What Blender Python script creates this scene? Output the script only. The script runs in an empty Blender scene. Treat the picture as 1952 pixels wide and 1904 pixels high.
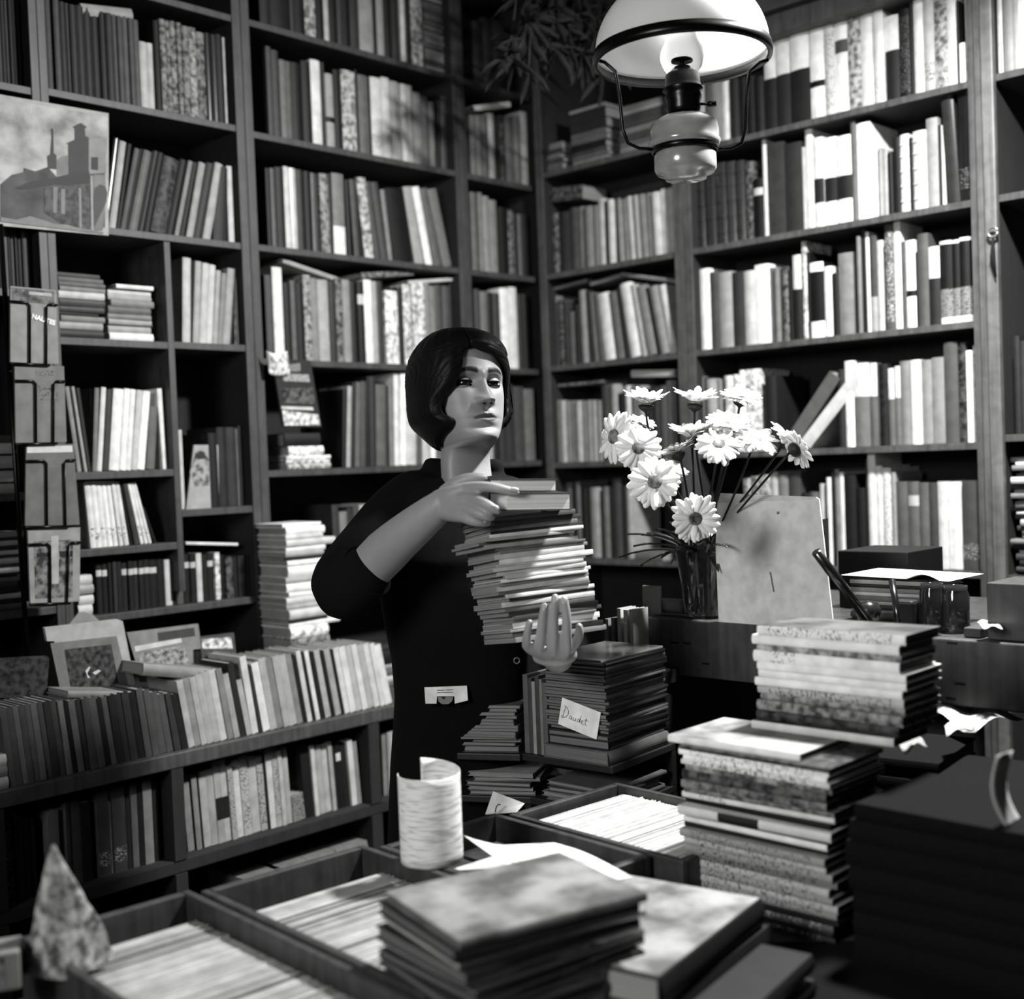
import bpy, math, random
from mathutils import Vector, Matrix
random.seed(7)
C = bpy.context.scene.collection
PI = math.pi
# ---------------------------------------------------------------- camera
EYE = Vector((0, 0, 1.43))
YAW, PITCH, ROLL, FPX = .7624, -.0305, -.03776, 2384.5
_f = Vector((math.cos(YAW)*math.cos(PITCH), math.sin(YAW)*math.cos(PITCH), math.sin(PITCH)))
_r = Vector((math.sin(YAW), -math.cos(YAW), 0)); _u = _r.cross(_f)
_c, _s = math.cos(ROLL), math.sin(ROLL)
RT = _c*_r + _s*_u; UP = -_s*_r + _c*_u
cam_data = bpy.data.cameras.new('camera'); cam = bpy.data.objects.new('camera', cam_data); C.objects.link(cam)
cam.matrix_world = Matrix(((RT.x, UP.x, -_f.x, EYE.x), (RT.y, UP.y, -_f.y, EYE.y), (RT.z, UP.z, -_f.z, EYE.z), (0, 0, 0, 1)))
cam_data.sensor_width = 36; cam_data.lens = FPX*36/1952; cam_data.sensor_fit = 'HORIZONTAL'
cam_data.clip_start = .05
cam_data.dof.use_dof = True; cam_data.dof.focus_distance = 2.33; cam_data.dof.aperture_fstop = 2.1
cam_data.dof.aperture_blades = 5
bpy.context.scene.camera = cam
# ---------------------------------------------------------------- light
sc = bpy.context.scene
w = bpy.data.worlds.new('world'); sc.world = w; w.use_nodes = True
w.node_tree.nodes['Background'].inputs[0].default_value = (.5, .5, .5, 1)
w.node_tree.nodes['Background'].inputs[1].default_value = .02
sc.view_settings.view_transform = 'Standard'; sc.view_settings.look = 'None'
sc.view_settings.gamma = 1; sc.view_settings.use_curve_mapping = False
sc.view_settings.exposure = 1.0
def area(name, loc, target, size, power, spread=180):
    l = bpy.data.lights.new(name, 'AREA'); l.energy = power; l.size = size; l.shape = 'DISK'; l.spread = math.radians(spread)
    o = bpy.data.objects.new(name, l); C.objects.link(o); o.location = loc
    o.rotation_euler = (Vector(target)-Vector(loc)).to_track_quat('-Z', 'Y').to_euler(); return o
def spot(name, loc, target, radius, power, deg, blend):
    l = bpy.data.lights.new(name, 'SPOT'); l.energy = power; l.shadow_soft_size = radius
    l.spot_size = math.radians(deg); l.spot_blend = blend
    o = bpy.data.objects.new(name, l); C.objects.link(o); o.location = loc
    o.rotation_euler = (Vector(target)-Vector(loc)).to_track_quat('-Z', 'Y').to_euler(); return o
KEY = area('ceiling_lamp_light', (2.3, .87, 2.72), (1.8, 1.25, 1.0), .2, 72)
SIDE = spot('left_side_light', (-1.2, 1.02, 2.15), (3.0, .95, 1.45), .4, 118, 90, .85)  # unseen source behind left of the camera, spot aimed at the right wall
# ---------------------------------------------------------------- projection of photo points onto real planes
def ray(x, y): return _f + RT*((x-976)/FPX) - UP*((y-952)/FPX)
def onX(x, y, X): d = ray(x, y); return EYE + d*(X/d.x)
def onY(x, y, Y): d = ray(x, y); return EYE + d*(Y/d.y)
def onZ(x, y, Z): d = ray(x, y); return EYE + d*((Z-EYE.z)/d.z)
def dep(x, y, D): return EYE + ray(x, y)*D
def proj(P):
    v = Vector(P)-EYE; k = v.dot(_f); return 976+FPX*v.dot(RT)/k, 952-FPX*v.dot(UP)/k
# ---------------------------------------------------------------- materials (all grey: black-and-white scene)
ALB = [.004, .010, .024, .052, .10, .17, .28, .43, .62, .82]
_mats = {}
def nodes(name):
    m = bpy.data.materials.new(name); m.use_nodes = True; nt = m.node_tree
    return m, nt, nt.nodes['Principled BSDF']
def tone(t): 
    t = max(0, min(9, t)); i = int(t); j = min(9, i+1); return ALB[i]+(ALB[j]-ALB[i])*(t-i)
def mat(t, kind='plain', rough=.55):
    """t: 0 black .. 9 white. kinds: plain mottled gloss print wood cloth metal paper pages"""
    key = (t, kind, rough)
    if key in _mats: return _mats[key]
    m, nt, b = nodes('%s_tone_%s' % (kind, str(t).replace('.', '_'))); v = tone(t)
    N, L = nt.nodes.new, nt.links.new
    tc = N('ShaderNodeTexCoord'); mp = N('ShaderNodeMapping'); L(tc.outputs['Object'], mp.inputs[0])
    oi = N('ShaderNodeObjectInfo'); cm = N('ShaderNodeVectorMath'); cm.operation = 'SCALE'
    cm.inputs[0].default_value = (3, 5, 7); L(oi.outputs['Random'], cm.inputs['Scale']); L(cm.outputs[0], mp.inputs['Location'])
    ns = N('ShaderNodeTexNoise'); L(mp.outputs[0], ns.inputs[0]); cr = N('ShaderNodeValToRGB')
    L(ns.outputs[0], cr.inputs[0]); e = cr.color_ramp.elements
    lo, hi, sc_ = v*.82, min(.9, v*1.12), 35
    ns.inputs['Scale'].default_value = 35; e[0].position, e[1].position = .3, .7
    b.inputs['Roughness'].default_value = rough
    if kind in ('plain', 'mottled', 'print', 'pages', 'cover'): b.inputs['Specular IOR Level'].default_value = .22
    if kind == 'mottled':
        ns.inputs['Scale'].default_value = 75; ns.inputs['Detail'].default_value = 4
        lo, hi = tone(max(0, t-2.2)), tone(min(9, t+1.2)); e[0].position, e[1].position = .36, .62
    elif kind == 'cover':
        ns.inputs['Scale'].default_value = 16; ns.inputs['Detail'].default_value = 3
        lo, hi = tone(max(0, t-1.6)), tone(min(9, t+.8)); e[0].position, e[1].position = .35, .65
    elif kind == 'gloss': b.inputs['Roughness'].default_value = .22; b.inputs['Coat Weight'].default_value = .6; b.inputs['Coat Roughness'].default_value = .12
    elif kind == 'print':       # lines of lettering too small to read
        mp.inputs['Scale'].default_value = (120, 40, 260); ns.inputs['Scale'].default_value = 1.6
        lo, hi = (tone(max(0, t-4)), v) if t > 4 else (tone(t+4), v); e[0].position, e[1].position = .38, .46
    elif kind == 'page_print':
        mp.inputs['Scale'].default_value = (25, 25, 330); ns.inputs['Scale'].default_value = 1.4
        lo, hi = v*.55, v; e[0].position, e[1].position = .36, .5
    elif kind == 'pages':
        mp.inputs['Scale'].default_value = (900, 3, 3); ns.inputs['Scale'].default_value = 1
        lo, hi = v*.6, v
    elif kind == 'wood':
        mp.inputs['Scale'].default_value = (9, 9, 9); ns.inputs['Scale'].default_value = 3; ns.inputs['Detail'].default_value = 6; ns.inputs['Distortion'].default_value = .6
        wv = N('ShaderNodeTexNoise'); m2 = N('ShaderNodeMapping'); L(tc.outputs['Object'], m2.inputs[0]); m2.inputs['Scale'].default_value = (55, 55, 2.5)
        L(m2.outputs[0], wv.inputs[0]); wv.inputs['Scale'].default_value = 1.5
        mx = N('ShaderNodeMath'); mx.operation = 'MULTIPLY'; mx.inputs[1].default_value = .55; L(wv.outputs[0], mx.inputs[0])
        ad = N('ShaderNodeMath'); L(mx.outputs[0], ad.inputs[0]); m3 = N('ShaderNodeMath'); m3.operation = 'MULTIPLY'; m3.inputs[1].default_value = .45
        L(ns.outputs[0], m3.inputs[0]); L(m3.outputs[0], ad.inputs[1]); L(ad.outputs[0], cr.inputs[0]); lo, hi = v*.6, v*1.4; e[0].position, e[1].position = .35, .65
    elif kind == 'cloth': ns.inputs['Scale'].default_value = 200; b.inputs['Specular IOR Level'].default_value = .1; b.inputs['Roughness'].default_value = .95
    elif kind == 'skin': ns.inputs['Scale'].default_value = 60
    elif kind == 'hair':
        mp.inputs['Scale'].default_value = (8, 8, 2); b.inputs['Specular IOR Level'].default_value = .12
    elif kind == 'metal': b.inputs['Metallic'].default_value = .7; b.inputs['Roughness'].default_value = .28
    e[0].color = (lo, lo, lo*.985, 1); e[1].color = (hi, hi, hi*.985, 1)
    L(cr.outputs[0], b.inputs['Base Color'])
    _mats[key] = m; return m
# ---------------------------------------------------------------- mesh helpers
class MB:
    def __init__(s): s.v = []; s.f = []; s.m = []
    def quad(s, a, b, c, d, m=0):
        n = len(s.v); s.v += [Vector(p) for p in (a, b, c, d)]; s.f.append((n, n+1, n+2, n+3)); s.m.append(m)
    def box(s, x0, x1, y0, y1, z0, z1, m=0, M=None):
        n = len(s.v); P = [(x, y, z) for z in (z0, z1) for y in (y0, y1) for x in (x0, x1)]
        s.v += [(M @ Vector(p)) if M else Vector(p) for p in P]
        for q in ((0, 2, 3, 1), (4, 5, 7, 6), (0, 1, 5, 4), (1, 3, 7, 5), (3, 2, 6, 7), (2, 0, 4, 6)):
            s.f.append(tuple(n+i for i in q)); s.m.append(m)
    def grid(s, rows, m=0, closed=False, cap=False):
        n = len(s.v); R = len(rows); K = len(rows[0])
        for r in rows: s.v += [Vector(p) for p in r]
        for i in range(R-1):
            for j in range(K if closed else K-1):
                k = (j+1) % K; s.f.append((n+i*K+j, n+i*K+k, n+(i+1)*K+k, n+(i+1)*K+j)); s.m.append(m)
        if cap:
            s.f.append(tuple(n+j for j in range(K))[::-1]); s.m.append(m)
            s.f.append(tuple(n+(R-1)*K+j for j in range(K))); s.m.append(m)
    def tube(s, pts, rad, seg=8, m=0, flat=1.0):
        pts = [Vector(p) for p in pts]; rows = []; ref = Vector((0, 0, 1))
        for i, p in enumerate(pts):
            t = (pts[min(i+1, len(pts)-1)]-pts[max(i-1, 0)]).normalized()
            if abs(t.dot(ref)) > .95: ref = Vector((1, 0, 0)) if abs(t.x) < .9 else Vector((0, 1, 0))
            a = t.cross(ref).normalized(); b_ = t.cross(a); ref = -b_ if i == 0 else (ref-t*ref.dot(t)).normalized()
            r = rad[i] if isinstance(rad, (list, tuple)) else rad
            rows.append([p + a*(r*math.cos(2*PI*k/seg)) + b_*(r*flat*math.sin(2*PI*k/seg)) for k in range(seg)])
        s.grid(rows, m, True, True)
    def lathe(s, prof, seg=32, m=0, c=(0, 0, 0)):
        c = Vector(c)
        s.grid([[c+Vector((r*math.cos(2*PI*k/seg), r*math.sin(2*PI*k/seg), z)) for k in range(seg)] for r, z in prof], m, True)
    def build(s, name, mats, parent=None, smooth=False, M=None):
        me = bpy.data.meshes.new(name); me.from_pydata([tuple(v) for v in s.v], [], s.f)
        for x in (mats if isinstance(mats, (list, tuple)) else [mats]): me.materials.append(x)
        for p, i in zip(me.polygons, s.m): p.material_index = i; p.use_smooth = smooth
        me.update(); o = bpy.data.objects.new(name, me); C.objects.link(o)
        if parent: o.parent = parent
        if M is not None: o.matrix_world = M
        elif parent: o.matrix_world = Matrix()
        return o
def fixn(o):
    import bmesh
    bm = bmesh.new(); bm.from_mesh(o.data); bmesh.ops.recalc_face_normals(bm, faces=bm.faces); bm.to_mesh(o.data); bm.free(); return o
def tag(o, label, cat, group=None, kind=None):
    if label: o['label'] = label
    if cat: o['category'] = cat
    if group: o['group'] = group
    if kind: o['kind'] = kind
    return o
def thing(name, label, cat, M=None, group=None):
    o = bpy.data.objects.new(name, None); C.objects.link(o); o.empty_display_size = .05
    if M is not None: o.matrix_world = M
    return tag(o, label, cat, group)
def struct(o): o['kind'] = 'structure'; return o
def T(x, y=None, z=None): return Matrix.Translation(Vector((x, y, z)) if y is not None else Vector(x))
def RZ(a): return Matrix.Rotation(a, 4, 'Z')
def RX(a): return Matrix.Rotation(a, 4, 'X')
def RY(a): return Matrix.Rotation(a, 4, 'Y')
def subsurf(o, n=2): md = o.modifiers.new('sub', 'SUBSURF'); md.levels = n; md.render_levels = n; return o
def bevel(o, w=.002, s=2): md = o.modifiers.new('bev', 'BEVEL'); md.width = w; md.segments = s; md.limit_method = 'ANGLE'; return o
def lettering(text, size, m, parent, M, name='lettering', bold=0):
    cu = bpy.data.curves.new(name, 'FONT'); cu.body = text; cu.size = size; cu.extrude = .0002; cu.offset = bold
    cu.materials.append(m); o = bpy.data.objects.new('tmp', cu); C.objects.link(o); bpy.context.view_layer.update()
    me = bpy.data.meshes.new_from_object(o.evaluated_get(bpy.context.evaluated_depsgraph_get())); bpy.data.objects.remove(o)
    o = bpy.data.objects.new(name, me); C.objects.link(o); o.parent = parent; o.matrix_local = M; return o
# ---------------------------------------------------------------- room
XR, YL = 3.0856, 2.8129
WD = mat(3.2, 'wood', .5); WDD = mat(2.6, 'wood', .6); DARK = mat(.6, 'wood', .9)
def simple_box(name, m, x0, x1, y0, y1, z0, z1):
    b = MB(); b.box(x0, x1, y0, y1, z0, z1); return b.build(name, m)
struct(simple_box('floor', mat(2, 'wood'), -3, XR+.27, -3, YL+.27, -.1, 0))
struct(simple_box('wall_left', mat(2, 'plain', .9), -3, XR+.27, YL+.255, YL+.35, 0, 3.2))
struct(simple_box('wall_right', mat(2, 'plain', .9), XR+.255, XR+.35, -3, YL+.35, 0, 3.2))
struct(simple_box('wall_back', mat(3, 'plain', .9), -3, XR+.35, -3.1, -3, 0, 3.2))
struct(simple_box('wall_front', mat(3, 'plain', .9), -3.1, -3, -3.1, YL+.35, 0, 3.2))
struct(simple_box('ceiling', mat(4, 'plain', .9), -3.1, XR+.35, -3.1, YL+.35, 3.2, 3.3))
# walls as local frames: a runs left to right along the shelf front, off goes into the wall
class Wall:
    def __init__(s, kind, base): s.k = kind; s.b = base; s.rz = 0 if kind == 'L' else -PI/2
    def pt(s, a, z, off=0): return Vector((a, s.b+off, z)) if s.k == 'L' else Vector((s.b+off, -a, z))
    def hit(s, x, y, off=0):
        p = onY(x, y, s.b+off) if s.k == 'L' else onX(x, y, s.b+off); return (p.x if s.k == 'L' else -p.y), p.z
    def a_at(s, px, z, off=0):
        a = s.hit(px, 900, off)[0]
        for _ in range(12):
            x0 = proj(s.pt(a, z, off))[0]; x1 = proj(s.pt(a+.001, z, off))[0]; a += (px-x0)/(x1-x0)*.001
        return a
    def M(s, a, z, off=0): return T(s.pt(a, z, off)) @ RZ(s.rz)
WL, WR, WB = Wall('L', YL), Wall('R', XR), Wall('L', 2.5)
def bookcase(wall, a0, a1, z0, z1, shelves, label, depth=.24, left=.02, right=.02, th=.018, dark=False):
    t = thing('bookcase', label, 'bookcase', wall.M(a0, z0))
    m = (WD if wall.k == 'R' else WDL) if not dark else WDD; W = a1-a0; R = wall.M(a0, 0)
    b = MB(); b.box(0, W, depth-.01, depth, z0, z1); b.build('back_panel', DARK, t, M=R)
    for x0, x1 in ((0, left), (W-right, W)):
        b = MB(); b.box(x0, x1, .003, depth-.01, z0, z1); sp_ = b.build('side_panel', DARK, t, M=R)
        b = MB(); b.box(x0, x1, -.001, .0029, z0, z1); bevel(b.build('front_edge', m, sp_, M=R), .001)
    for s in shelves:
        z, xa, xb = s if isinstance(s, tuple) else (s, a0, a1)
        xa = max(xa-a0, left); xb = min(xb-a0, W-right)
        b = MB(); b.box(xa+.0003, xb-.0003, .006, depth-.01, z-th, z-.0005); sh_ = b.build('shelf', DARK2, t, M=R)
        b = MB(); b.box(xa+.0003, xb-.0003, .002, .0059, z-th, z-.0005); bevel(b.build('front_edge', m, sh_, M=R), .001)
    return t
# ---------------------------------------------------------------- bookcases
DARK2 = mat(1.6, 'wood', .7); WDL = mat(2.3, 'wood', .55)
ZL = [2.64, 2.342, 2.04, 1.733, 1.43]
x0 = WL.a_at(68, 2.3); xa = WL.a_at(484, .5+1.3); xb = WL.a_at(888, 1.9); xc = XR
XM = WL.a_at(322, 1.9)           # slim upright inside the far left bay
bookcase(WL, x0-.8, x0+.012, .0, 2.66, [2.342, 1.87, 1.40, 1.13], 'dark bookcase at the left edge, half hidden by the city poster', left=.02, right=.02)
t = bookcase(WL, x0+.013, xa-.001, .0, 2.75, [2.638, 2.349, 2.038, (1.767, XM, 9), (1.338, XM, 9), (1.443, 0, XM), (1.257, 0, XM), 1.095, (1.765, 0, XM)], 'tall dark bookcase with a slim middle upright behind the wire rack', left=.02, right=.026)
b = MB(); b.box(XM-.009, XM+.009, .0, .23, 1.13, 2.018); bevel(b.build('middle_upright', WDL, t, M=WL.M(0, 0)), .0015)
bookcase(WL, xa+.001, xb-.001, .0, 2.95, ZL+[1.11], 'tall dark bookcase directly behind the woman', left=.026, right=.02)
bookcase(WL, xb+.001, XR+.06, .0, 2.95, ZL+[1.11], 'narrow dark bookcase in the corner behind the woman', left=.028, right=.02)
yA = WR.a_at(1028, 1.9); yB = WR.a_at(1307, 1.85); yC = WR.a_at(1872, 1.75)
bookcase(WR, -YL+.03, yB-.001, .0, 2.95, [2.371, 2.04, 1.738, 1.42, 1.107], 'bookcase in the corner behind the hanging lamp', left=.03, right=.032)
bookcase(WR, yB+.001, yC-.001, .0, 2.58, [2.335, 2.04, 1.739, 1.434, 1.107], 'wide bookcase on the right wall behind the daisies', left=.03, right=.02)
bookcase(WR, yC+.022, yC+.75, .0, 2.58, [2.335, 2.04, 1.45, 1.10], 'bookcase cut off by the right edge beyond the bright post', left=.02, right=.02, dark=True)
# worn bright post between the two right bookcases, with a hook and a dark strap
t = thing('wooden_post', 'worn bright wooden post with hook between the two right bookcases', 'post', WR.M(yC, 0))
b = MB(); b.box(0, .02, -.012, .22, 0, 2.95); bevel(b.build('post_board', mat(3.4, 'wood', .5), t, M=WR.M(yC, 0)), .002)
b = MB(); b.box(.0205, .052, -.023, -.0015, 0, 2.95); bevel(b.build('face_strip', mat(3.9, 'wood', .5), t, M=WR.M(yC, 0)), .004)
a, z = WR.hit(1894, 443, -.03)
b = MB(); b.tube([(a+.012*math.cos(k*PI/6)-yC, -.035, z+.012*math.sin(k*PI/6)) for k in range(13)], .0035, 8)
b.build('hook', mat(6, 'metal'), t, True, WR.M(yC, 0))
b = MB(); b.tube([(a-yC, -.034, z-.01), (a-yC-.002, -.034, z-.06), (a-yC+.004, -.032, z-.11)], [.003, .007, .002], 8)
b.build('strap', mat(1, 'cloth'), t, True, WR.M(yC, 0))
# cornice over the wide right bookcase
t = thing('cornice', 'dark grooved wooden cornice running above the wide right bookcase', 'cornice', WR.M(yB, 2.58))
b = MB(); b.box(0, 1.4, -.02, .23, 2.581, 2.64); b.box(0, 1.4, -.05, .23, 2.6405, 2.70); b.box(0, 1.4, -.08, .23, 2.7005, 2.78)
bevel(b.build('cornice_board', WDD, t, M=WR.M(yB, 0)), .004)
# deep counter under the left wall, stock behind glassless fronts
t = thing('book_counter', 'deep dark wooden counter along the left wall holding two book rows', 'counter', T(.2, 2.5, 0))
zb = .801; zc = .556
for nm, bx, m in (('counter_top', (.2, 2.6, 2.5, YL-.002, zb-.035, zb), WDD), ('lower_shelf', (.2, 2.6, 2.505, YL-.002, zc-.03, zc), DARK), ('bottom_board', (.2, 2.6, 2.505, YL-.002, .33, .36), DARK),
                  ('back_board', (.2, 2.6, YL-.0018, YL-.0003, .05, zb-.036), DARK)):
    b = MB(); b.box(*bx); bevel(b.build(nm, m, t), .003)
for px, wd in ((345, .03), (718, .035), (2, .03)):
    a = WB.a_at(px, .6); b = MB(); b.box(a-wd/2, a+wd/2, 2.502, YL-.004, .0, zc-.031); b.box(a-wd/2, a+wd/2, 2.502, YL-.004, zc+.0005, zb-.036); b.build('upright', DARK, t)
BAYS = {'E': (x0-.78, x0-.008), 'A': (x0+.033, xa-.027), 'A1': (x0+.033, XM-.0095), 'A2': (XM+.0095, xa-.027), 'B': (xa+.027, xb-.021), 'C': (xb+.029, XR+.04), 'D': (-YL+.06, yB-.033), 'F': (yB+.031, yC-.021), 'G': (yC+.042, yC+.73)}
# ---------------------------------------------------------------- books
ORD = 'first second third fourth fifth sixth seventh eighth ninth tenth eleventh twelfth thirteenth fourteenth fifteenth sixteenth seventeenth eighteenth nineteenth'.split()
TENS = {20: 'twent', 30: 'thirt', 40: 'fort', 50: 'fift', 60: 'sixt'}
def ordn(n):
    if n < 20: return ORD[n-1]
    t = n//10*10; return TENS[t]+'ieth' if n == t else TENS[t]+'y-'+ORD[n-t-1]
TW = ['black', 'near-black', 'charcoal', 'dark grey', 'mid-grey', 'grey', 'light grey', 'pale', 'white', 'bright white']
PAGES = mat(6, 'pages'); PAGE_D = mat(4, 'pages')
def book_mesh(w, h, d, t, fl='', hard=None):
    """upright book: thickness w on x, depth d on y (spine at y=0), height h on z. Returns MB, materials."""
    b = MB(); kind = 'cloth' if 'x' in fl else 'cover' if 'c' in fl else 'mottled' if 'm' in fl else 'gloss' if 'g' in fl else 'plain'
    ms = [mat(t, kind), PAGES]; th = min(.0022, w*.18) if 'p' not in fl else .0005
    bands = []                                                   # (z0,z1,mat index) fractions
    def add(m): ms.append(m); return len(ms)-1
    if 'W' in fl: bands = [(.6, 1, add(mat(8)))]
    elif 'w' in fl: bands = [(.72, .84, add(mat(7)))]
    elif 'B' in fl: bands = [(0, .36, add(mat(6 if t < 3 else 8))), ]
    elif 'b' in fl: bands = [(.28, .55, add(mat(1 if t > 3 else 7)))]
    elif 'k' in fl: bands = [(.36, .43, add(mat(0)))]
    elif 'K' in fl: bands = [(.66, .8, add(mat(3)))]
    elif 'T' in fl: bands = [(.08, .92, add(mat(t, 'print')))]
    elif 'S' in fl: bands = [(.12, .3, add(mat(t, 'print')))]
    elif 'F' in fl: bands = [(.0, .22, add(mat(9))), (.22, .88, add(mat(0))), (.88, 1, 2)]
    elif 'Q' in fl: bands = [(.0, .08, add(mat(8))), (.08, .42, add(mat(5, 'print'))), (.42, .96, add(mat(0))), (.96, 1, 2)]
    bulge = min(.0045, w*.16) if 'p' not in fl else .0005
    zs = sorted(set([0, 1]+[x for bd in bands for x in bd[:2]]))
    if 'r' in fl:                                                # raised bands of a leather binding
        zs = sorted(set(zs+[.14, .17, .33, .36, .52, .55, .71, .74, .86, .89]))
    K = 6
    for z0, z1 in zip(zs, zs[1:]):
        zm = (z0+z1)/2; mi = 0; ex = 0
        for a0, a1, i in bands:
            if a0 <= zm <= a1: mi = i
        if 'r' in fl and (z1-z0) < .035: ex = .0025
        row = lambda z: [(w*j/K, -bulge*math.sin(PI*j/K)-ex+.0045, z*h) for j in range(K+1)]
        b.grid([row(z0), row(z1)], mi)
        if ex: b.grid([[(x, .0045, z) for x, y, z in row(z0)], row(z0)], mi); b.grid([row(z1), [(x, .0045, z) for x, y, z in row(z1)]], mi)
    ci = add(mat(3.4, 'cover')) if 'N' in fl else add(mat(5.6, 'cover')) if 'n' in fl else 0
    b.box(0, th, .0045, d, 0, h, ci); b.box(w-th, w, .0045, d, 0, h, ci); b.box(th, w-th, .0045, .0065, 0, h)
    return b, ms, th
def page_block(w, h, d, th, parent, m=None, M=None):
    b = MB(); e_ = .0025 if th > .001 else .0003; b.box(th+.0001, w-th-.0001, .0067, d-e_-.0003, e_, h-e_)
    o = b.build('page_block', m or PAGES, parent, M=M); return o
BOOKS = []
def make_book(M, w, h, d, t, fl, label, group, pages=True, name='book', cat='book', pm=None):
    c = M @ Vector((w/2, 0, h/2)); e = M @ Vector((w, 0, 0)) - M @ Vector((0, 0, 0)); g = M @ Vector((0, 0, h)) - M @ Vector((0, 0, 0))
    q = [Vector(proj(M @ Vector(p))) for p in ((0, 0, 0), (w, 0, 0), (w, 0, h), (0, 0, h))]
    ar = abs(sum(q[i].x*q[(i+1) % 4].y-q[(i+1) % 4].x*q[i].y for i in range(4)))/2
    x, y = proj(c); ar *= 1 if (-60 < x < 2010 and -120 < y < 2000) else .02
    BOOKS.append((ar, M, w, h, d, t, fl, label, group, pages, name, cat, pm))
def flush_books(limit=300):
    order = sorted(range(len(BOOKS)), key=lambda i: -BOOKS[i][0]); keep = set([i for i in order if BOOKS[i][10] == 'book'][:limit]) | {i for i in order if BOOKS[i][10] != 'book'}
    rest = MB(); mats = []
    for i, (ar, M, w, h, d, t, fl, label, group, pages, name, cat, pm) in enumerate(BOOKS):
        b, ms, th = book_mesh(w, h, d, t, fl)
        if i in keep:
            o = b.build(name, ms, M=M); tag(o, label, cat, group)
            page_block(w, h, d, th, o, pm, M)
        else:
            b.box(th+.0001, w-th-.0001, .0067, d-.003, .0025, h-.0025, 1)
            idx = []
            for m in ms:
                if m not in mats: mats.append(m)
                idx.append(mats.index(m))
            n = len(rest.v); rest.v += [M @ v for v in b.v]; rest.f += [tuple(n+k for k in f) for f in b.f]; rest.m += [idx[k] for k in b.m]
    if rest.v: tag(rest.build('books', mats), 'the many narrower books standing between the larger ones on all the shelves', 'books', None, 'stuff')
    print('BOOKS', len(BOOKS))
def describe(w, h, t, fl):
    s = 'thin ' if w < .011 else 'thick ' if w > .034 else ''
    s += 'tall ' if h > .245 else 'short ' if h < .165 else ''
    s += TW[int(round(t))]
    for k, wd in (('m', ' mottled'), ('r', ' ribbed'), ('g', ' glossy'), ('W', ' white-topped'), ('w', ' white-labelled'), ('B', ' pale-footed'), ('b', ' banded'), ('F', ' white-framed'), ('Q', ' two-tone')):
        if k in fl: s += wd; break
    return s
CROP = {'c1': (0, 0, 3.754), 'c2': (480, 0, 3.366), 'c3': (980, 0, 3.754), 'c4': (1400, 0, 3.536), 'c5': (0, 430, 3.754), 'c6': (480, 480, 3.366),
        'c7': (980, 450, 3.754), 'c8': (1400, 420, 3.536), 'd1': (0, 880, 3.662), 'd2': (480, 880, 3.662), 'd3': (880, 860, 3.662),
        'd4': (1400, 860, 3.526), 'd5': (0, 1380, 3.633), 'd6': (480, 1380, 3.633), 'px': (0, 0, 1)}
def row(phrase, wall, z, crop, x0, toks, depth=.15, off=.022, noun='book', cat='book', pages=True, jit=.012, lean0=0, bay=None):
    ox, oy, s = CROP[crop]; x = x0; n = 0; items = []
    for tk in toks.split():
        p = tk.split(':'); xr = float(p[0])
        if p[1] == '-': x = xr; continue
        fl = p[2]; L = lean0
        if 'L' in fl: fl, l = fl.split('L'); L = float(l)
        t = float(''.join(c for c in fl if c in '0123456789.')); fl = ''.join(c for c in fl if c not in '0123456789.')
        items.append((x, xr, float(p[1]), t, fl, L)); x = xr
    group = noun+'s, '+phrase
    lo, hi = BAYS.get(bay, (-99, 99)); prev = None
    for xl, xr, yt, t, fl, L in items:
        n += 1; o_ = off+random.random()*jit*(1 if abs(L) < 12 else .3)
        pl, pr = ox+xl/s, ox+xr/s
        al, ar = wall.a_at(pl, z, o_), wall.a_at(pr, z, o_)
        k = (ar-al)/(pr-pl); pm_ = (pl+pr)/2
        al, ar = max(al, lo+.0005), min(ar, hi-.0005)
        if ar-al < .004: continue
        zt = wall.hit(pm_-.045*80+L/s, oy+yt/s, o_)[1]
        dx = L/s*k; th = math.atan2(dx, max(.08, zt-z)); hh = max(.07, min(zt-z, .33))
        if z > 2.6: hh = .2+.03*random.random()
        def quad(al, ar, th):
            W = (ar-al)*math.cos(th); h = max(.06, (hh-abs(W*math.sin(th)))/math.cos(th))
            px_ = ar if th > 0 else al; c, s_ = math.cos(th), math.sin(th)
            f = lambda x, zz: (px_+x*c+zz*s_, -x*s_+zz*c); x0 = -W if th > 0 else 0
            return W, h, [f(x0, 0), f(x0+W, 0), f(x0+W, h), f(x0, h)]
        W, h, q = quad(al, ar, th)
        for _ in range(60):
            ov = max(p[0] for p in q)-hi
            if ov > 0 or min(p[0] for p in q) < lo: th *= .93; W, h, q = quad(al, ar, th); continue
            if prev and abs(prev[4]) < .4 and sat(prev, q): 
                pth = prev[4]
                if abs(th-pth) > .01 and not (th > 0 > pth): th += (pth-th)*.12
                if ar-al > .006: al += .0006
                W, h, q = quad(al, ar, th)
            else: break
        prev = q+[th]
        t2 = round(max(0, min(9, t+random.choice((0, 0, .3, -.3)))), 1)
        M = wall.M(ar if th > 0 else al, z+.0003, o_) @ RY(th) @ T((-W if th > 0 else 0)+.0002, 0, 0)
        make_book(M, W-.0004, h, depth*random.uniform(.92, 1.05), t2, fl,
                  '%s %s, %s from left, %s' % (describe(W, h, t, fl), noun, ordn(n), phrase), group, pages, noun, cat)
def sat(p, q, eps=.0004):
    p = p[:4]
    for A in (p, q):
        for i in range(4):
            ex, ez = A[(i+1) % 4][0]-A[i][0], A[(i+1) % 4][1]-A[i][1]; l = math.hypot(ex, ez) or 1; nx, nz = -ez/l, ex/l
            a = [v[0]*nx+v[1]*nz for v in p]; b = [v[0]*nx+v[1]*nz for v in q]
            if max(a) <= min(b)+eps or max(b) <= min(a)+eps: return False
    return True
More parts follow.
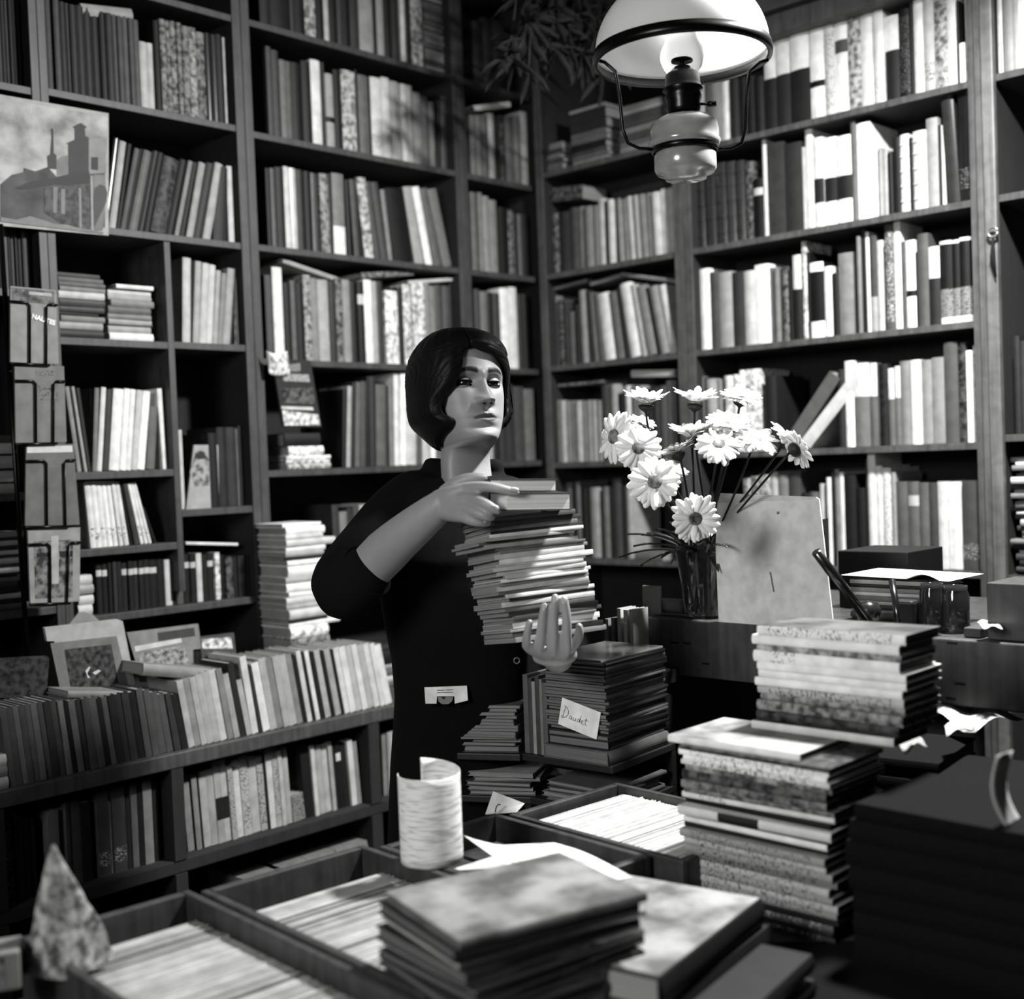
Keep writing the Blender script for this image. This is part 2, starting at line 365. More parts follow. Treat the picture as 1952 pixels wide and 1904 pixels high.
def pile(phrase, M, specs, noun='book', cat='book', yawj=2., shift=.004, pages=True, d=.14, h=.2, pm=None, gap=.0002, names=None, ax=(0, 0), H=None):
    """flat pile, bottom first. specs 'thickness_mm:tone[flags]' ; spine along local x facing local -y"""
    z = 0; toks = specs.split(); N = len(toks)
    ks = 1 if not H else (H-gap*N)/(sum(float(q.split(':')[0]) for q in toks)/1000)
    group = noun+'s, '+phrase
    for i, tk in enumerate(toks):
        p = tk.split(':'); w = float(p[0])/1000*ks; fl = p[1]; hh, dd, yw = h, d, random.uniform(-yawj, yawj)
        sx = random.uniform(-shift, shift); sy = random.uniform(-shift, shift)
        for e in p[2:]:
            if e[0] == 'h': hh = float(e[1:])/1000
            if e[0] == 'd': dd = float(e[1:])/1000
            if e[0] == 'x': sx = float(e[1:])/1000
            if e[0] == 'y': sy = float(e[1:])/1000
            if e[0] == 'r': yw = float(e[1:])
        t = float(''.join(c for c in fl if c in '0123456789.')); fl = ''.join(c for c in fl if c not in '0123456789.')
        hh *= random.uniform(.97, 1.02)
        Mb = M @ T(sx+ax[0]*z, sy+ax[1]*z, z+w) @ T(hh/2, dd/2, 0) @ RZ(math.radians(yw)) @ T(-hh/2, -dd/2, 0) @ RY(PI/2)
        k = N-i
        pos = 'topmost' if k == 1 else 'lowest' if i == 0 else ordn(k)+' from top'
        make_book(Mb, w, hh, dd, t, fl, '%s %s, %s, %s' % (describe(w, .2, t, fl), noun, pos, phrase), group, pages, noun, cat, pm)
        z += w+gap
    return z
# ---- left wall
row('top shelf behind the woman', WL, 2.642, 'c2', 60, '130:0:1.5 250:0:1 280:0:3 350:0:1 420:0:6m 470:0:1 505:0:7 560:0:1 590:0:3 640:0:1 700:0:2 790:0:6 815:0:1 860:0:6 910:0:1 960:0:1.5 1000:0:8 1035:0:1 1110:0:6m', bay='B')
row('upper shelf, far left edge', WL, 2.342, 'c1', 0, '30:0:2 60:0:1 85:0:2 115:0:1 150:0:2 172:0:1', depth=.16, bay='E')
row('second shelf above the poster', WL, 2.349, 'c1', 300, '345:-20:3 400:-20:3 455:-10:3 500:15:1.6 525:25:2 575:35:1.6 630:45:1.6 680:60:1.6 735:70:1.6 785:85:1.6 835:95:2 865:105:3 905:115:3 945:120:3 985:130:3 1022:145:3 1075:300:7 1120:310:7 1175:150:0 1215:140:4m 1250:150:4m 1290:155:4m 1330:165:4m 1385:190:4m 1430:200:5m 1490:235:4m 1540:240:1g 1575:250:2g 1620:250:1 1650:270:7 1690:345:7k 1725:350:7k 1755:360:7k', bay='A')
row('third shelf beside the poster', WL, 2.038, 'c1', 745, '785:990:2gL110 832:1010:6L110 865:1030:1L120 905:1060:3L135 925:1065:0L135 985:1075:4L140 1005:1080:0L140 1025:1080:3L140 1080:1090:0L135 1190:1120:2mL130 1250:1140:0L130 1285:1150:5L130 1330:1160:1L125 1385:1160:6L115 1450:1165:2L125 1510:1165:6L120 1645:1200:1L90 1710:1200:7L50', bay='A')
row('second shelf behind the woman', WL, 2.342, 'c2', 118, '150:300:3 195:325:3 240:385:4 270:395:4 335:405:1 400:395:1 462:388:8 490:400:2 542:475:6k 590:450:1 685:455:6m 702:450:1 765:485:4 780:500:0 850:500:8S 905:500:7 965:525:6 1015:540:7 1052:550:6 1105:595:5 1150:620:4 1190:655:4 1200:-:0 1218:600:1L15 1262:625:3L35', bay='B')
row('third shelf behind the woman', WL, 2.04, 'c2', 112, '140:1080:1 168:1080:4 228:1075:1 262:1070:7 305:1080:7g 348:1090:2 402:1100:0 422:1110:4 445:1115:2 512:1115:5m 535:1118:1 612:1115:5B 655:1150:0L-25 702:1145:3L-45 722:1130:1L-60 792:1128:6mL-75 835:1160:3L-60 882:1165:3L-50 912:1215:5L-35 1042:1190:0L-75 1112:1185:6L-90 1168:1185:8L-105 1228:1195:4L-100 1292:1200:4L-95 1306:-:0 1350:1210:8L-18', bay='B')
row('fourth shelf behind the woman', WL, 1.733, 'c6', 108, '158:150:3 220:100:8 270:200:1 302:185:4 352:200:1 402:150:5m 445:170:5 512:180:6 560:190:1.5 602:170:4m 652:180:5 692:190:1 742:190:0w 792:180:8 825:190:6 862:190:2 955:250:8m 990:230:1 1040:210:7m 1085:205:7m 1130:200:7m 1162:200:5 1200:220:5 1245:215:3 1292:220:3 1328:210:0 1362:205:7', bay='B')
row('fifth shelf behind the woman', WL, 1.43, 'c6', 588, '612:880:1L25 640:860:6L30 668:840:1L30 702:835:4L28 740:830:3L22 765:800:1L18 805:800:2L12 868:850:4L15 892:860:1L12 915:855:5L10 955:780:8L28 1000:780:8L28 1062:790:7L24 1100:800:3L18 1145:820:7L10 1190:830:8 1240:830:4 1290:830:3 1340:830:4 1360:830:2', bay='B')
row('top shelf of the narrow corner bay', WL, 2.64, 'c2', 1435, '1500:0:2 1560:0:2.5 1640:0:2', pages=False, bay='C')
row('second shelf of the narrow corner bay', WL, 2.342, 'c2', 1415, '1455:740:4 1492:740:4 1532:740:4 1572:730:7 1605:745:1 1642:745:2m 1692:750:4 1742:740:4 1795:720:6', bay='C')
row('third shelf of the narrow corner bay', WL, 2.04, 'c2', 1425, '1460:1235:4 1500:1235:5 1542:1260:5 1590:1285:5 1660:1330:0 1700:1350:3m 1722:1370:0 1745:1375:4 1788:1375:1', bay='C')
row('fourth shelf of the narrow corner bay', WL, 1.733, 'c6', 1450, '1485:240:3 1530:255:4 1565:260:1 1612:265:2 1668:235:8 1720:228:8 1760:270:2 1778:270:2', jit=.004, bay='C')
row('fifth shelf of the narrow corner bay', WL, 1.43, 'c6', 1462, '1530:880:3 1560:830:6 1600:860:1 1645:860:2 1700:850:2 1765:865:3 1828:880:4', jit=.004, bay='C')
row('upper shelf left of the paperback piles', WL, 1.87, 'c5', 0, '35:10:1 75:10:3 95:20:0 122:20:3 145:30:1 175:30:1 215:30:3 240:40:1 272:40:4', depth=.13, bay='E')
row('small shelf left of the woman', WL, 1.767, 'c5', 1312, '1370:230:7L30 1386:250:1L40 1432:255:6L45 1482:268:7L50 1525:280:7L50 1562:320:6L50 1600:340:5L55 1652:305:6L60 1668:310:1L60 1702:305:3mL55 1752:380:3L45 1785:380:1L30', depth=.13, bay='A2')
row('white-book shelf beside the wire rack', WL, 1.443, 'c5', 560, '590:1150:5L-60 605:1150:1L-60 632:1150:6L-65 660:1160:1.5L-55 668:-:0 700:1160:5L45 735:1155:8L60 785:1170:2.5L55 858:1165:8L62 905:1165:8L62 942:1170:8L64 988:1175:7L70 1040:1180:8L70 1052:-:0 1112:1290:4L45 1172:-:0 1212:1165:8L-28', depth=.13, bay='A1')
row('shelf of slim white volumes', WL, 1.257, 'd1', 640, '680:135:8SL-25 718:135:8SL-25 758:135:8SL-28 795:135:8SL-32 832:135:8SL-38 868:135:8SL-45 908:140:8SL-60 935:150:0L-65 980:150:2L-75 1010:150:8SL-85 1040:145:8SL-92 1066:145:8SL-98 1078:-:0 1100:320:1L-90', depth=.12, bay='A1')
row('dark bound set, lowest wall shelf', WL, 1.095, 'd1', 690, '728:700:1w 768:700:1w 800:700:1 832:700:2 868:700:1 905:695:1w 945:695:1w 980:690:1w 1020:690:1w 1060:685:1w 1110:685:1w 1160:680:1 1212:685:7 1240:690:1 1290:650:3 1338:648:1w 1382:648:1w 1425:640:7 1465:648:1 1505:640:1w 1552:635:7m 1580:650:1 1640:665:3m 1672:665:1 1700:660:1 1735:655:1.5 1768:650:1.5', depth=.13, bay='A')
row('dark nook above the bound set', WL, 1.338, 'd1', 1480, '1540:-200:1 1600:-240:1.5 1672:-240:2 1685:-230:4 1750:-250:1 1800:-250:.5', depth=.15, bay='A2')
row('left half of the long counter row', WB, zb, 'px', 22, '34:1350:3p 46:1348:3p 57:1345:4p 69:1344:3p 80:1342:3p 92:1340:4p 104:1338:3p 118:1336:2p 130:1334:3p 142:1335:4p 152:1338:1p 164:1334:4p 176:1332:2p 190:1330:3p 204:1328:3p 215:1330:1p 226:1328:3p 240:1324:1p 252:1322:2p 266:1318:2p 280:1318:1p 293:1312:3p 306:1314:3p 320:1318:3p 334:1322:3p 348:1320:2p', depth=.13, off=.012, lean0=-14, jit=.02)
row('right half of the long counter row', WB, zb, 'px', 350, '362:1322:1p 374:1296:6p 386:1292:5p 398:1290:6p 411:1284:6p 423:1280:6p 436:1276:7p 448:1274:5p 460:1284:6p 471:1262:1p 483:1296:6p 495:1250:7p 504:1270:2p 518:1262:7p 531:1254:6p 543:1252:5p 555:1250:6p 569:1248:6p 580:1246:5p 588:1250:1p 598:1240:7p 604:1242:1p 613:1240:7p 623:1242:1p 634:1238:6p 642:1240:1p 653:1236:6p 660:1238:1p 670:1234:7p 682:1232:7p 693:1230:6p 704:1228:7p 716:1228:6p 727:1226:7p 738:1226:7p 750:1228:7p', depth=.14, off=.012, lean0=-18, jit=.015)
row('lower counter row left of the woman', WB, zc, 'px', 361, '375:1478:5p 388:1476:5p 392:1470:1p 406:1470:6p 419:1466:6p 432:1450:6pb 444:1448:6pb 456:1460:6pT 468:1448:7p 484:1440:6pT 500:1440:6p 513:1440:6pT 518:1440:1p 530:1428:7p 541:1426:6pT 550:1430:6p 560:1424:6p 585:1514:5pT 602:1424:1p 612:1422:7p 624:1422:6p 635:1418:6p 645:1414:6p 650:1420:1p 660:1415:1pw 670:1416:1p 684:1412:7p 692:1414:5p', depth=.16, off=.03, jit=.01, lean0=-6)
row('lower counter row beside the woman', WB, zc, 'px', 734, '742:1396:5p 748:1396:6p 756:1394:6p', depth=.16, off=.03)
row('dim lower counter row, far left', WB, zc, 'px', 12, '32:1548:2pT 50:1556:2p 62:1560:1p 74:1560:1p 100:-:0 120:1545:4p 128:1540:4p 136:1532:4p 140:1530:6p 160:1528:3p 180:1530:1p 193:-:0 215:1508:3pS 220:1506:5p 246:1500:3pS 256:1498:2p 269:1492:4p 280:1490:1p 297:1486:5p 309:1490:1p', depth=.16, off=.03)
# ---- right wall
row('top shelf of the wide right bay', WR, 2.335, 'px', 1328, '1344:160:6 1355:158:3 1375:157:5 1392:155:8 1408:150:1 1424:148:1 1440:146:1 1456:146:1 1482:82:1W 1509:72:1W 1545:62:1W 1573:54:8Tk 1592:47:7T 1618:40:8K 1643:31:6m 1667:23:8 1686:20:8S 1715:30:1W 1737:17:0T 1741:0:1 1762:-16:8 1782:-18:7S 1807:-20:6m 1825:-22:8 1829:0:1 1840:82:9 1858:-25:8S', bay='F')
row('second shelf of the wide right bay', WR, 2.04, 'px', 1327, '1345:318:2rg 1365:314:2rg 1386:310:2rg 1404:308:2rg 1421:306:2rg 1438:308:3rm 1456:340:0w 1464:266:8 1498:272:2g 1531:272:1.5 1536:280:7 1552:243:8S 1572:262:8b 1598:262:9b 1625:258:9b 1634:230:4 1662:234:9 1675:276:8 1683:282:6 1694:286:6 1702:290:1 1718:262:1 1735:256:8rg 1742:262:1 1767:249:8rg 1790:225:6 1796:238:1 1802:238:8 1830:184:2gL-40 1863:165:1gS', depth=.17, bay='F')
row('third shelf of the wide right bay', WR, 1.739, 'px', 1326, '1356:513:9 1373:518:3 1398:518:6 1420:518:2 1441:516:7 1468:504:9 1478:510:4 1487:510:5 1493:512:1 1504:508:3m 1514:514:1 1530:486:1W 1541:460:7m 1546:480:0 1572:500:0F 1588:508:9 1600:520:1 1628:482:5 1636:480:1 1643:450:5 1653:438:0 1660:442:9 1674:446:3B 1686:458:7 1690:470:1 1706:428:3T 1720:414:9 1729:460:3 1747:458:9k 1752:480:1 1772:445:3 1793:470:1W 1817:459:0Q 1831:457:0Q 1850:452:0Q 1864:450:0Q', depth=.15, bay='F')
row('fourth shelf of the wide right bay', WR, 1.434, 'px', 1330, '1345:718:5 1349:720:1 1366:722:6 1380:724:5 1384:724:1 1400:716:8m 1412:714:8m 1420:706:9 1452:704:8m 1460:-:0 1482:716:1 1512:706:4L100 1542:710:7L112 1600:-:0 1613:704:2 1630:688:9 1659:692:4W 1674:692:4W 1695:694:0m 1706:702:4W 1718:698:4W 1738:688:5 1757:686:8 1779:686:5 1802:681:5 1828:652:3 1844:653:2m 1855:668:9 1868:658:6T', depth=.17, bay='F')
row('fifth shelf of the wide right bay', WR, 1.107, 'px', 1420, '1434:912:6m 1450:908:5m 1470:905:6m 1486:900:7 1506:905:5 1530:900:3 1545:940:1 1562:938:4 1574:922:7L4 1578:922:2 1588:910:8 1592:900:1 1603:895:5 1612:900:8 1635:905:1 1652:930:1 1658:876:3 1673:864:8 1685:888:8 1702:892:8T 1711:900:6 1732:918:4 1754:918:4w 1773:920:4 1790:920:3 1808:918:8 1836:918:8 1868:916:3S', depth=.17, off=.03, bay='F')
row('third shelf behind the lamp', WR, 2.04, 'px', 1037, '1046:404:4 1053:406:1 1068:406:4m 1086:404:2 1104:396:3 1116:394:5 1130:393:5 1142:392:5 1154:378:7 1160:384:1 1171:380:7 1178:382:0 1188:378:5L-3 1200:376:5L-4 1212:374:7gL-5 1222:372:6L-4 1234:370:5L-4 1246:368:5L-3 1260:366:7L-3 1274:360:8 1287:358:7', bay='D')
row('fourth shelf behind the lamp', WR, 1.738, 'px', 1040, '1050:568:4 1058:564:4 1066:564:5 1075:570:3m 1086:575:2 1096:594:4 1106:580:1 1120:554:5L-8 1130:554:2L-9 1140:558:4L-10 1150:560:3L-11 1172:558:8L-14 1190:556:4L-16 1201:548:1L-16 1221:538:8L-18 1232:542:6L-20 1252:543:5L-20 1259:548:0L-20 1275:544:5L-20 1289:542:7L-18', bay='D')
row('fifth shelf behind the lamp', WR, 1.42, 'px', 1040, '1050:752:6 1059:762:5 1069:763:5 1079:764:6 1089:764:5 1099:764:5 1109:764:6 1119:764:5 1129:763:5 1139:763:6 1150:763:5 1167:733:3 1180:732:6 1192:750:0 1206:735:7 1217:735:4 1232:735:6 1245:740:1 1258:740:2 1273:735:3 1291:725:4', bay='D')
row('lowest visible shelf behind the lamp', WR, 1.107, 'px', 1053, '1068:925:4 1082:924:1 1094:920:4 1100:930:1 1108:918:4 1122:930:1 1128:928:1 1147:929:6 1151:935:1 1163:928:4 1171:928:1 1187:912:3 1193:926:1 1207:926:6', off=.03, bay='D')
row('top shelf at the right edge', WR, 2.335, 'px', 1901, '1912:-20:8 1918:-20:4 1932:-25:6 1942:-28:6 1965:-30:9', bay='G')
row('third shelf at the right edge', WR, 1.45, 'px', 1935, '1946:640:2 1958:650:2', depth=.15, bay='G')

row('sixth shelf behind the woman', WL, 1.11, 'px', 640, '652:962:2 668:975:5 680:968:2 690:966:3 705:962:6 715:965:4 730:960:7 745:970:3', bay='B')
# ---------------------------------------------------------------- piles and loose things in the shelves
def pl(phrase, wall, px, z, specs, h, d, off=.03, **k):
    a = wall.a_at(px, z, off); return pile(phrase, wall.M(a, z+.0005, off), specs, h=h, d=d, **k)
pl('left pile above the white-book shelf', WL, 116, 1.765, '24:2 17:6 14:5 9:1:h105 14:3 18:3 16:7 12:5 10:4 12:4 11:3', .118, .13, yawj=1.5)
pl('pile against the slim upright', WL, 213, 1.765, '20:8 17:6 4:1 13:6 12:5 19:4 16:5 12:6 11:7 5:1 10:8:h100:x22', .118, .13, yawj=1.5)
pl('pile behind the wire rack, far left', WL, -70, 1.13, '14:3 12:1 13:6 11:1 14:2 12:4 9:1 12:7 9:3 12:7 8:3 12:7 9:2 11:6 7:2 12:5', .145, .14, off=.02, yawj=3, shift=.012)
pl('upper pile at the far left edge', WL, -75, 1.40, '22:6 4:0 26:6 5:1 28:6 5:0 24:7 18:3', .13, .13, off=.02, yawj=2)
pl('pile at the left end of the counter row', WB, -78, zb, '24:6 22:5 24:7', .1, .12, off=.01)
pl('pale blocks beside the dark bound set', WL, 152, 1.095, '26:7 22:7 4:2 21:6:x3 24:7', .038, .12, yawj=.5, shift=.002)
pl('tower of paperbacks left of her elbow', WL, 560, zb, '20:5 22:3m 16:6 14:7 18:4m 12:4 16:5 30:7m 36:4m 28:8m 12:8:h165 10:1 24:7 14:6 18:7 14:8 22:8 16:6 30:8 14:8 10:1 12:6 14:8 18:7:h165 12:7 20:8 10:8', .125, .13, off=-.135, yawj=1.5, shift=.004)
pl('short pile on the fifth shelf behind the woman', WL, 548, 1.4306, '14:6m:h155 12:7m:h150 10:8m:h150 26:8m:x8 36:1', .12, .13, off=-.0, yawj=1, shift=.002)
pl('pile in the nook under her elbow', WL, 700, zb, '14:4 16:7 22:4 12:6 40:1 14:2', .12, .12, off=-.1, yawj=3)
pl('left pile on the shelf behind the lamp', WR, 1030, 2.371, '30:4 14:3 16:5 14:3 24:5', .10, .15, yawj=3, shift=.01)
pl('middle pile on the shelf behind the lamp', WR, 1090, 2.371, '20:5 12:4 14:3 22:1 20:4 18:4 30:2 34:2 10:6', .145, .15, yawj=2)
pl('right pile on the shelf behind the lamp', WR, 1183, 2.371, '22:5 16:4 24:3 20:5 14:3 26:3 12:6 14:5', .165, .15, yawj=2)
pl('thin volumes lying at the top left of the woman', WL, 812, 2.642, ' '.join('%d:%.1f' % (random.choice((7, 9, 11)), random.choice((3, 5, 4, 5.5, 4))) for _ in range(24)), .12, .14, yawj=1)
pl('ragged pile at the right edge', WR, 1937, 1.1075, ' '.join('%d:%s' % (random.choice((8, 12, 16)), random.choice(('8', '3', '7', '5', '1'))) for _ in range(24)), .2, .14, yawj=4, shift=.014)
def lying(wall, p0, p1, thick, t, label, off=.03, d=.13, fl=''):
    """a book laid on the tops of a row; p0,p1 = lower edge ends in the photo"""
    (a0, z0), (a1, z1) = wall.hit(*p0, off), wall.hit(*p1, off)
    L = math.hypot(a1-a0, z1-z0); th = math.atan2(z1-z0, a1-a0)
    make_book(wall.M(a0, z0, off) @ RY(-th) @ T(0, 0, thick) @ RY(PI/2), thick, L, d, t, fl, label, 'books lying on top of rows')
lying(WL, (158, 28), (255, 38), .028, 6, 'white book lying on the grey set above the poster')
lying(WL, (906, 211), (975, 203), .017, 8, 'bright white book lying on the grey books in the corner bay')
lying(WL, (540, 500), (645, 536), .012, 6, 'thin pale book sloping across the left of the fourth shelf behind her')
lying(WL, (690, 530), (790, 524), .016, 4, 'mottled book lying across the middle of the fourth shelf behind her', fl='m')
lying(WL, (780, 541), (880, 534), .010, 7, 'thin white book lying across the right of the fourth shelf behind her')
lying(WR, (1033, 558), (1118, 537), .010, 5, 'thin grey book sloping over the fourth row behind the lamp, leftmost')
lying(WR, (1124, 545), (1182, 528), .012, 5, 'grey booklet lying over the middle of the fourth row behind the lamp')
lying(WR, (1182, 526), (1288, 540), .012, 5, 'pale booklet lying over the right of the fourth row behind the lamp')
lying(WR, (1202, 719), (1284, 718), .022, 7, 'white book lying at the right end of the fifth row behind the lamp')
lying(WR, (1063, 738), (1150, 730), .010, 4, 'thin mottled book lying on the pale set behind the lamp', fl='m')
lying(WR, (1166, 383), (1282, 355), .026, 1, 'black book lying on the third row behind the lamp')
lying(WR, (1028, 388), (1108, 378), .045, 3, 'mottled box-like book lying on the third row behind the lamp', fl='m')
lying(WL, (356, 1038), (455, 1040), .007, 8, 'thin white booklet lying on the dark bound set')
lying(WR, (1210, 1072), (1262, 1073), .035, 4, 'grey box-like book lying behind the flower leaves', off=.0)
lying(WB, (272, 1287), (410, 1297), .026, 5, 'thick pale book lying across the counter row', off=.03, d=.1)
lying(WB, (130, 1330), (262, 1330), .014, 5, 'pale book lying across the dark books of the counter row', off=.03, d=.1)
# boxes below the lower counter row
for i, (a, b_, y) in enumerate(((468, 540, 1630), (528, 592, 1618), (590, 645, 1600), (645, 706, 1590))):
    for k in range(2):
        aa, ab = WB.a_at(a, .36, .02), WB.a_at(b_, .36, .02)
        make_book(WB.M(aa, .3605+.0505*k, .02) @ T(0, 0, .05) @ RY(PI/2), .05, ab-aa-.002, .16, 4.5, '', '%s grey box %s in the lowest shelf of the counter' % (ordn(i+1), 'resting on the other' if k else 'of the bottom layer'), 'boxes in the lowest shelf', name='storage_box', cat='box')
# ---------------------------------------------------------------- flat printed things
def slab(b, pts, nrm, th, m=0):
    n = Vector(nrm)*th; P = [Vector(p) for p in pts]; K = len(P); i0 = len(b.v)
    b.v += P+[p+n for p in P]; b.f.append(tuple(i0+k for k in range(K))); b.f.append(tuple(i0+K+k for k in reversed(range(K)))); b.m += [m, m]
    for k in range(K): j = (k+1) % K; b.f.append((i0+k, i0+j, i0+K+j, i0+K+k)); b.m.append(m)
def printed(name, label, cat, plane, shapes, base, th=.003, group=None, step=.0004):
    """a flat sheet: base = (photo points, material); shapes laid on its face"""
    f = plane; b = MB(); nrm = f(0, 0, 1); P = [f(x, y) for x, y in base[0]]
    slab(b, P, nrm, -th); t = fixn(b.build(name, base[1])); tag(t, label, cat, group)
    for i, (nm, pts, m) in enumerate(shapes):
        b = MB(); slab(b, [f(x, y)+nrm*step*(.2+.35*i) for x, y in pts], nrm, step*.3); fixn(b.build(nm, m, t))
    return t
def planeY(Y): return lambda x, y, n=0: Vector((0, -1, 0)) if n else onY(x, y, Y)
def planeX(X): return lambda x, y, n=0: Vector((-1, 0, 0)) if n else onX(x, y, X)
def Z5(pts): return [(x/5.948, 150+y/5.948) for x, y in pts]
printed('poster', 'large printed city view hanging before the shelves at the upper left', 'poster', planeY(YL-.014), [
    ('sky', [(-230, 150), (206, 222), (202, 350), (100, 348), (0, 372), (-230, 420)], mat(5.8, 'cover')),
    ('far_houses', Z5([(0, 1200), (130, 1090), (260, 1060), (265, 1010), (400, 1050), (540, 1000), (640, 1110), (780, 1080), (1190, 1070), (1190, 1690), (0, 1600)]), mat(2.4, 'cover')),
    ('spire', Z5([(540, 1020), (530, 880), (565, 860), (580, 660), (572, 575), (590, 555), (605, 580), (610, 840), (640, 870), (640, 1030)]), mat(1.5)),
    ('small_house', Z5([(640, 1105), (640, 925), (700, 880), (765, 870), (780, 1080)]), mat(4.4)),
    ('square_tower', Z5([(775, 1085), (770, 740), (735, 740), (845, 690), (842, 565), (820, 548), (910, 500), (985, 548), (960, 565), (965, 650), (1010, 670), (1010, 1080)]), mat(1.4)),
    ('tower_side', Z5([(1005, 1080), (1005, 660), (1170, 690), (1175, 740), (1200, 745), (1205, 1070)]), mat(5)),
    ('tower_window', Z5([(1030, 1030), (1030, 890), (1110, 890), (1110, 1040)]), mat(1)),
    ('roof_line', Z5([(170, 1240), (330, 1170), (620, 1120), (1010, 1050), (1010, 1230), (620, 1200), (250, 1260)]), mat(1)),
    ('arcade', Z5([(500, 1240), (1010, 1190), (1020, 1720), (700, 1640), (500, 1520)]), mat(1.8, 'mottled')),
    ('column', Z5([(600, 1230), (650, 1230), (640, 1520), (600, 1520)]), mat(4.6)), ('column', Z5([(690, 1250), (735, 1250), (735, 1540), (690, 1530)]), mat(4.6)),
    ('column', Z5([(890, 1240), (915, 1240), (925, 1690), (895, 1690)]), mat(4.8)), ('column', Z5([(1020, 1100), (1050, 1100), (1060, 1720), (1030, 1720)]), mat(5.4)),
    ('side_wall', Z5([(1055, 1090), (1190, 1090), (1195, 1400), (1160, 1720), (1060, 1720)]), mat(4.3)),
    ('arch', Z5([(1050, 1330), (1070, 1240), (1130, 1200), (1190, 1220), (1215, 1300), (1200, 1400), (1060, 1700)]), mat(2.4)),
    ('pavement', Z5([(0, 1570), (180, 1600), (340, 1560), (600, 1640), (1170, 1740), (1170, 1762), (0, 1620)]), mat(4.6)),
    ], ([(-240, 138), (207, 216), (207, 449), (-240, 408)], mat(6)), .0015)
# wire rack with four booklets
RY0 = YL-.1
def rk(x, y): return onY(x, y, RY0)
rt = thing('wire_rack', 'black wire display rack holding four booklets, standing on the counter', 'display rack', T(rk(70, 1150).x, RY0, zb))
b = MB(); cx = rk(75, 1100).x
b.tube([(cx-.02, RY0+.03, zb+.006), (cx-.035, RY0+.03, 2.0)], .006, 8); b.build('rack_pole', mat(.5, 'metal'), rt, True)
b = MB(); b.lathe([(0, 0), (.06, 0), (.06, .006), (0, .008)], 24, 0, (cx-.02, RY0+.03, zb+.0005)); b.build('rack_foot', mat(.5, 'metal'), rt, True)
tiers = [((20, 545), (107, 553), (112, 694), (20, 690), 5, 'booklet with a slanting printed title in the top holder of the wire rack'),
         ((28, 696), (122, 698), (127, 842), (30, 844), 4.2, 'plain grey booklet in the second holder of the wire rack'),
         ((50, 848), (140, 846), (152, 1000), (48, 1002), 3.8, 'dark grey booklet with a white strip in the third wire holder'),
         ((53, 1010), (153, 1005), (152, 1146), (58, 1150), 5.2, 'booklet with a framed scene in the lowest wire holder')]
for (p0, p1, p2, p3, tn, lb) in tiers:
    sh = []
    ctr = lambda u, v: (p0[0]*(1-u)*(1-v)+p1[0]*u*(1-v)+p3[0]*(1-u)*v+p2[0]*u*v, p0[1]*(1-u)*(1-v)+p1[1]*u*(1-v)+p3[1]*(1-u)*v+p2[1]*u*v)
    R4 = lambda u0, u1, v0, v1: [ctr(u0, v0), ctr(u1, v0), ctr(u1, v1), ctr(u0, v1)]
    if tn == 5: sh = [('title_band', R4(.02, .95, .02, .2), mat(3, 'mottled')), ('title_strip', R4(.4, .9, .05, .09), mat(6))]
    if tn == 4.2: sh = [('printed_lines', R4(.42, .8, .06, .14), mat(4.2, 'print')), ('printed_lines', R4(.4, .85, .25, .45), mat(4.2, 'print'))]
    if tn == 3.8: sh = [('white_strip', R4(.02, .97, .02, .1), mat(7))]
    if tn == 5.2: sh = [('picture', R4(.1, .86, .16, .94), mat(3.6, 'mottled')), ('black_bar', R4(.15, .42, .32, .38), mat(1)), ('black_bar', R4(.6, .86, .31, .39), mat(1)), ('pale_cross', R4(.44, .58, .1, .75), mat(6))]
    o = printed('booklet', lb, 'booklet', planeY(RY0-.004), sh, ([p0, p1, p2, p3], mat(tn)), .006, 'booklets in the wire rack')
    if tn == 5:
        c0 = rk(42, 606); lettering('NAUTES', .0150, mat(8), o, T(onY(60, 606, RY0-.0055)) @ RX(PI/2) @ RZ(math.radians(-14)), 'title_lettering', .0008)
        lettering('Argo', .02, mat(7), o, T(onY(44, 590, RY0-.0055)) @ RX(PI/2) @ RZ(math.radians(-10)), 'title_lettering') if False else None
    for (u0, u1) in ((-.02, .42), (.78, 1.02)):
        v = .2; b = MB(); q = [Vector(onY(*ctr(u, w_), RY0-.008)) for u, w_ in ((u0, v), (u1 if u0 < 0 else u0, v), (u1-.02 if u0 < 0 else u0-.03, 1.0))] if u0 < 0 else [Vector(onY(*ctr(u, w_), RY0-.008)) for u, w_ in ((u1, v), (u0, v), (u0-.04, 1.0))]
        b.tube([q[0], q[1]+(q[0]-q[1]).normalized()*.006, q[1]+(q[2]-q[1]).normalized()*.006, q[2]], .0028, 8); b.build('holder_wire', mat(.6, 'metal'), rt, True)
    b = MB(); q = [Vector(onY(*ctr(u, 1.02), RY0-.008)) for u in (0, .8)]; b.tube([q[0], q[1], q[1]+Vector((0, .03, 0))], .0035, 8); b.build('holder_wire', mat(.6, 'metal'), rt, True)
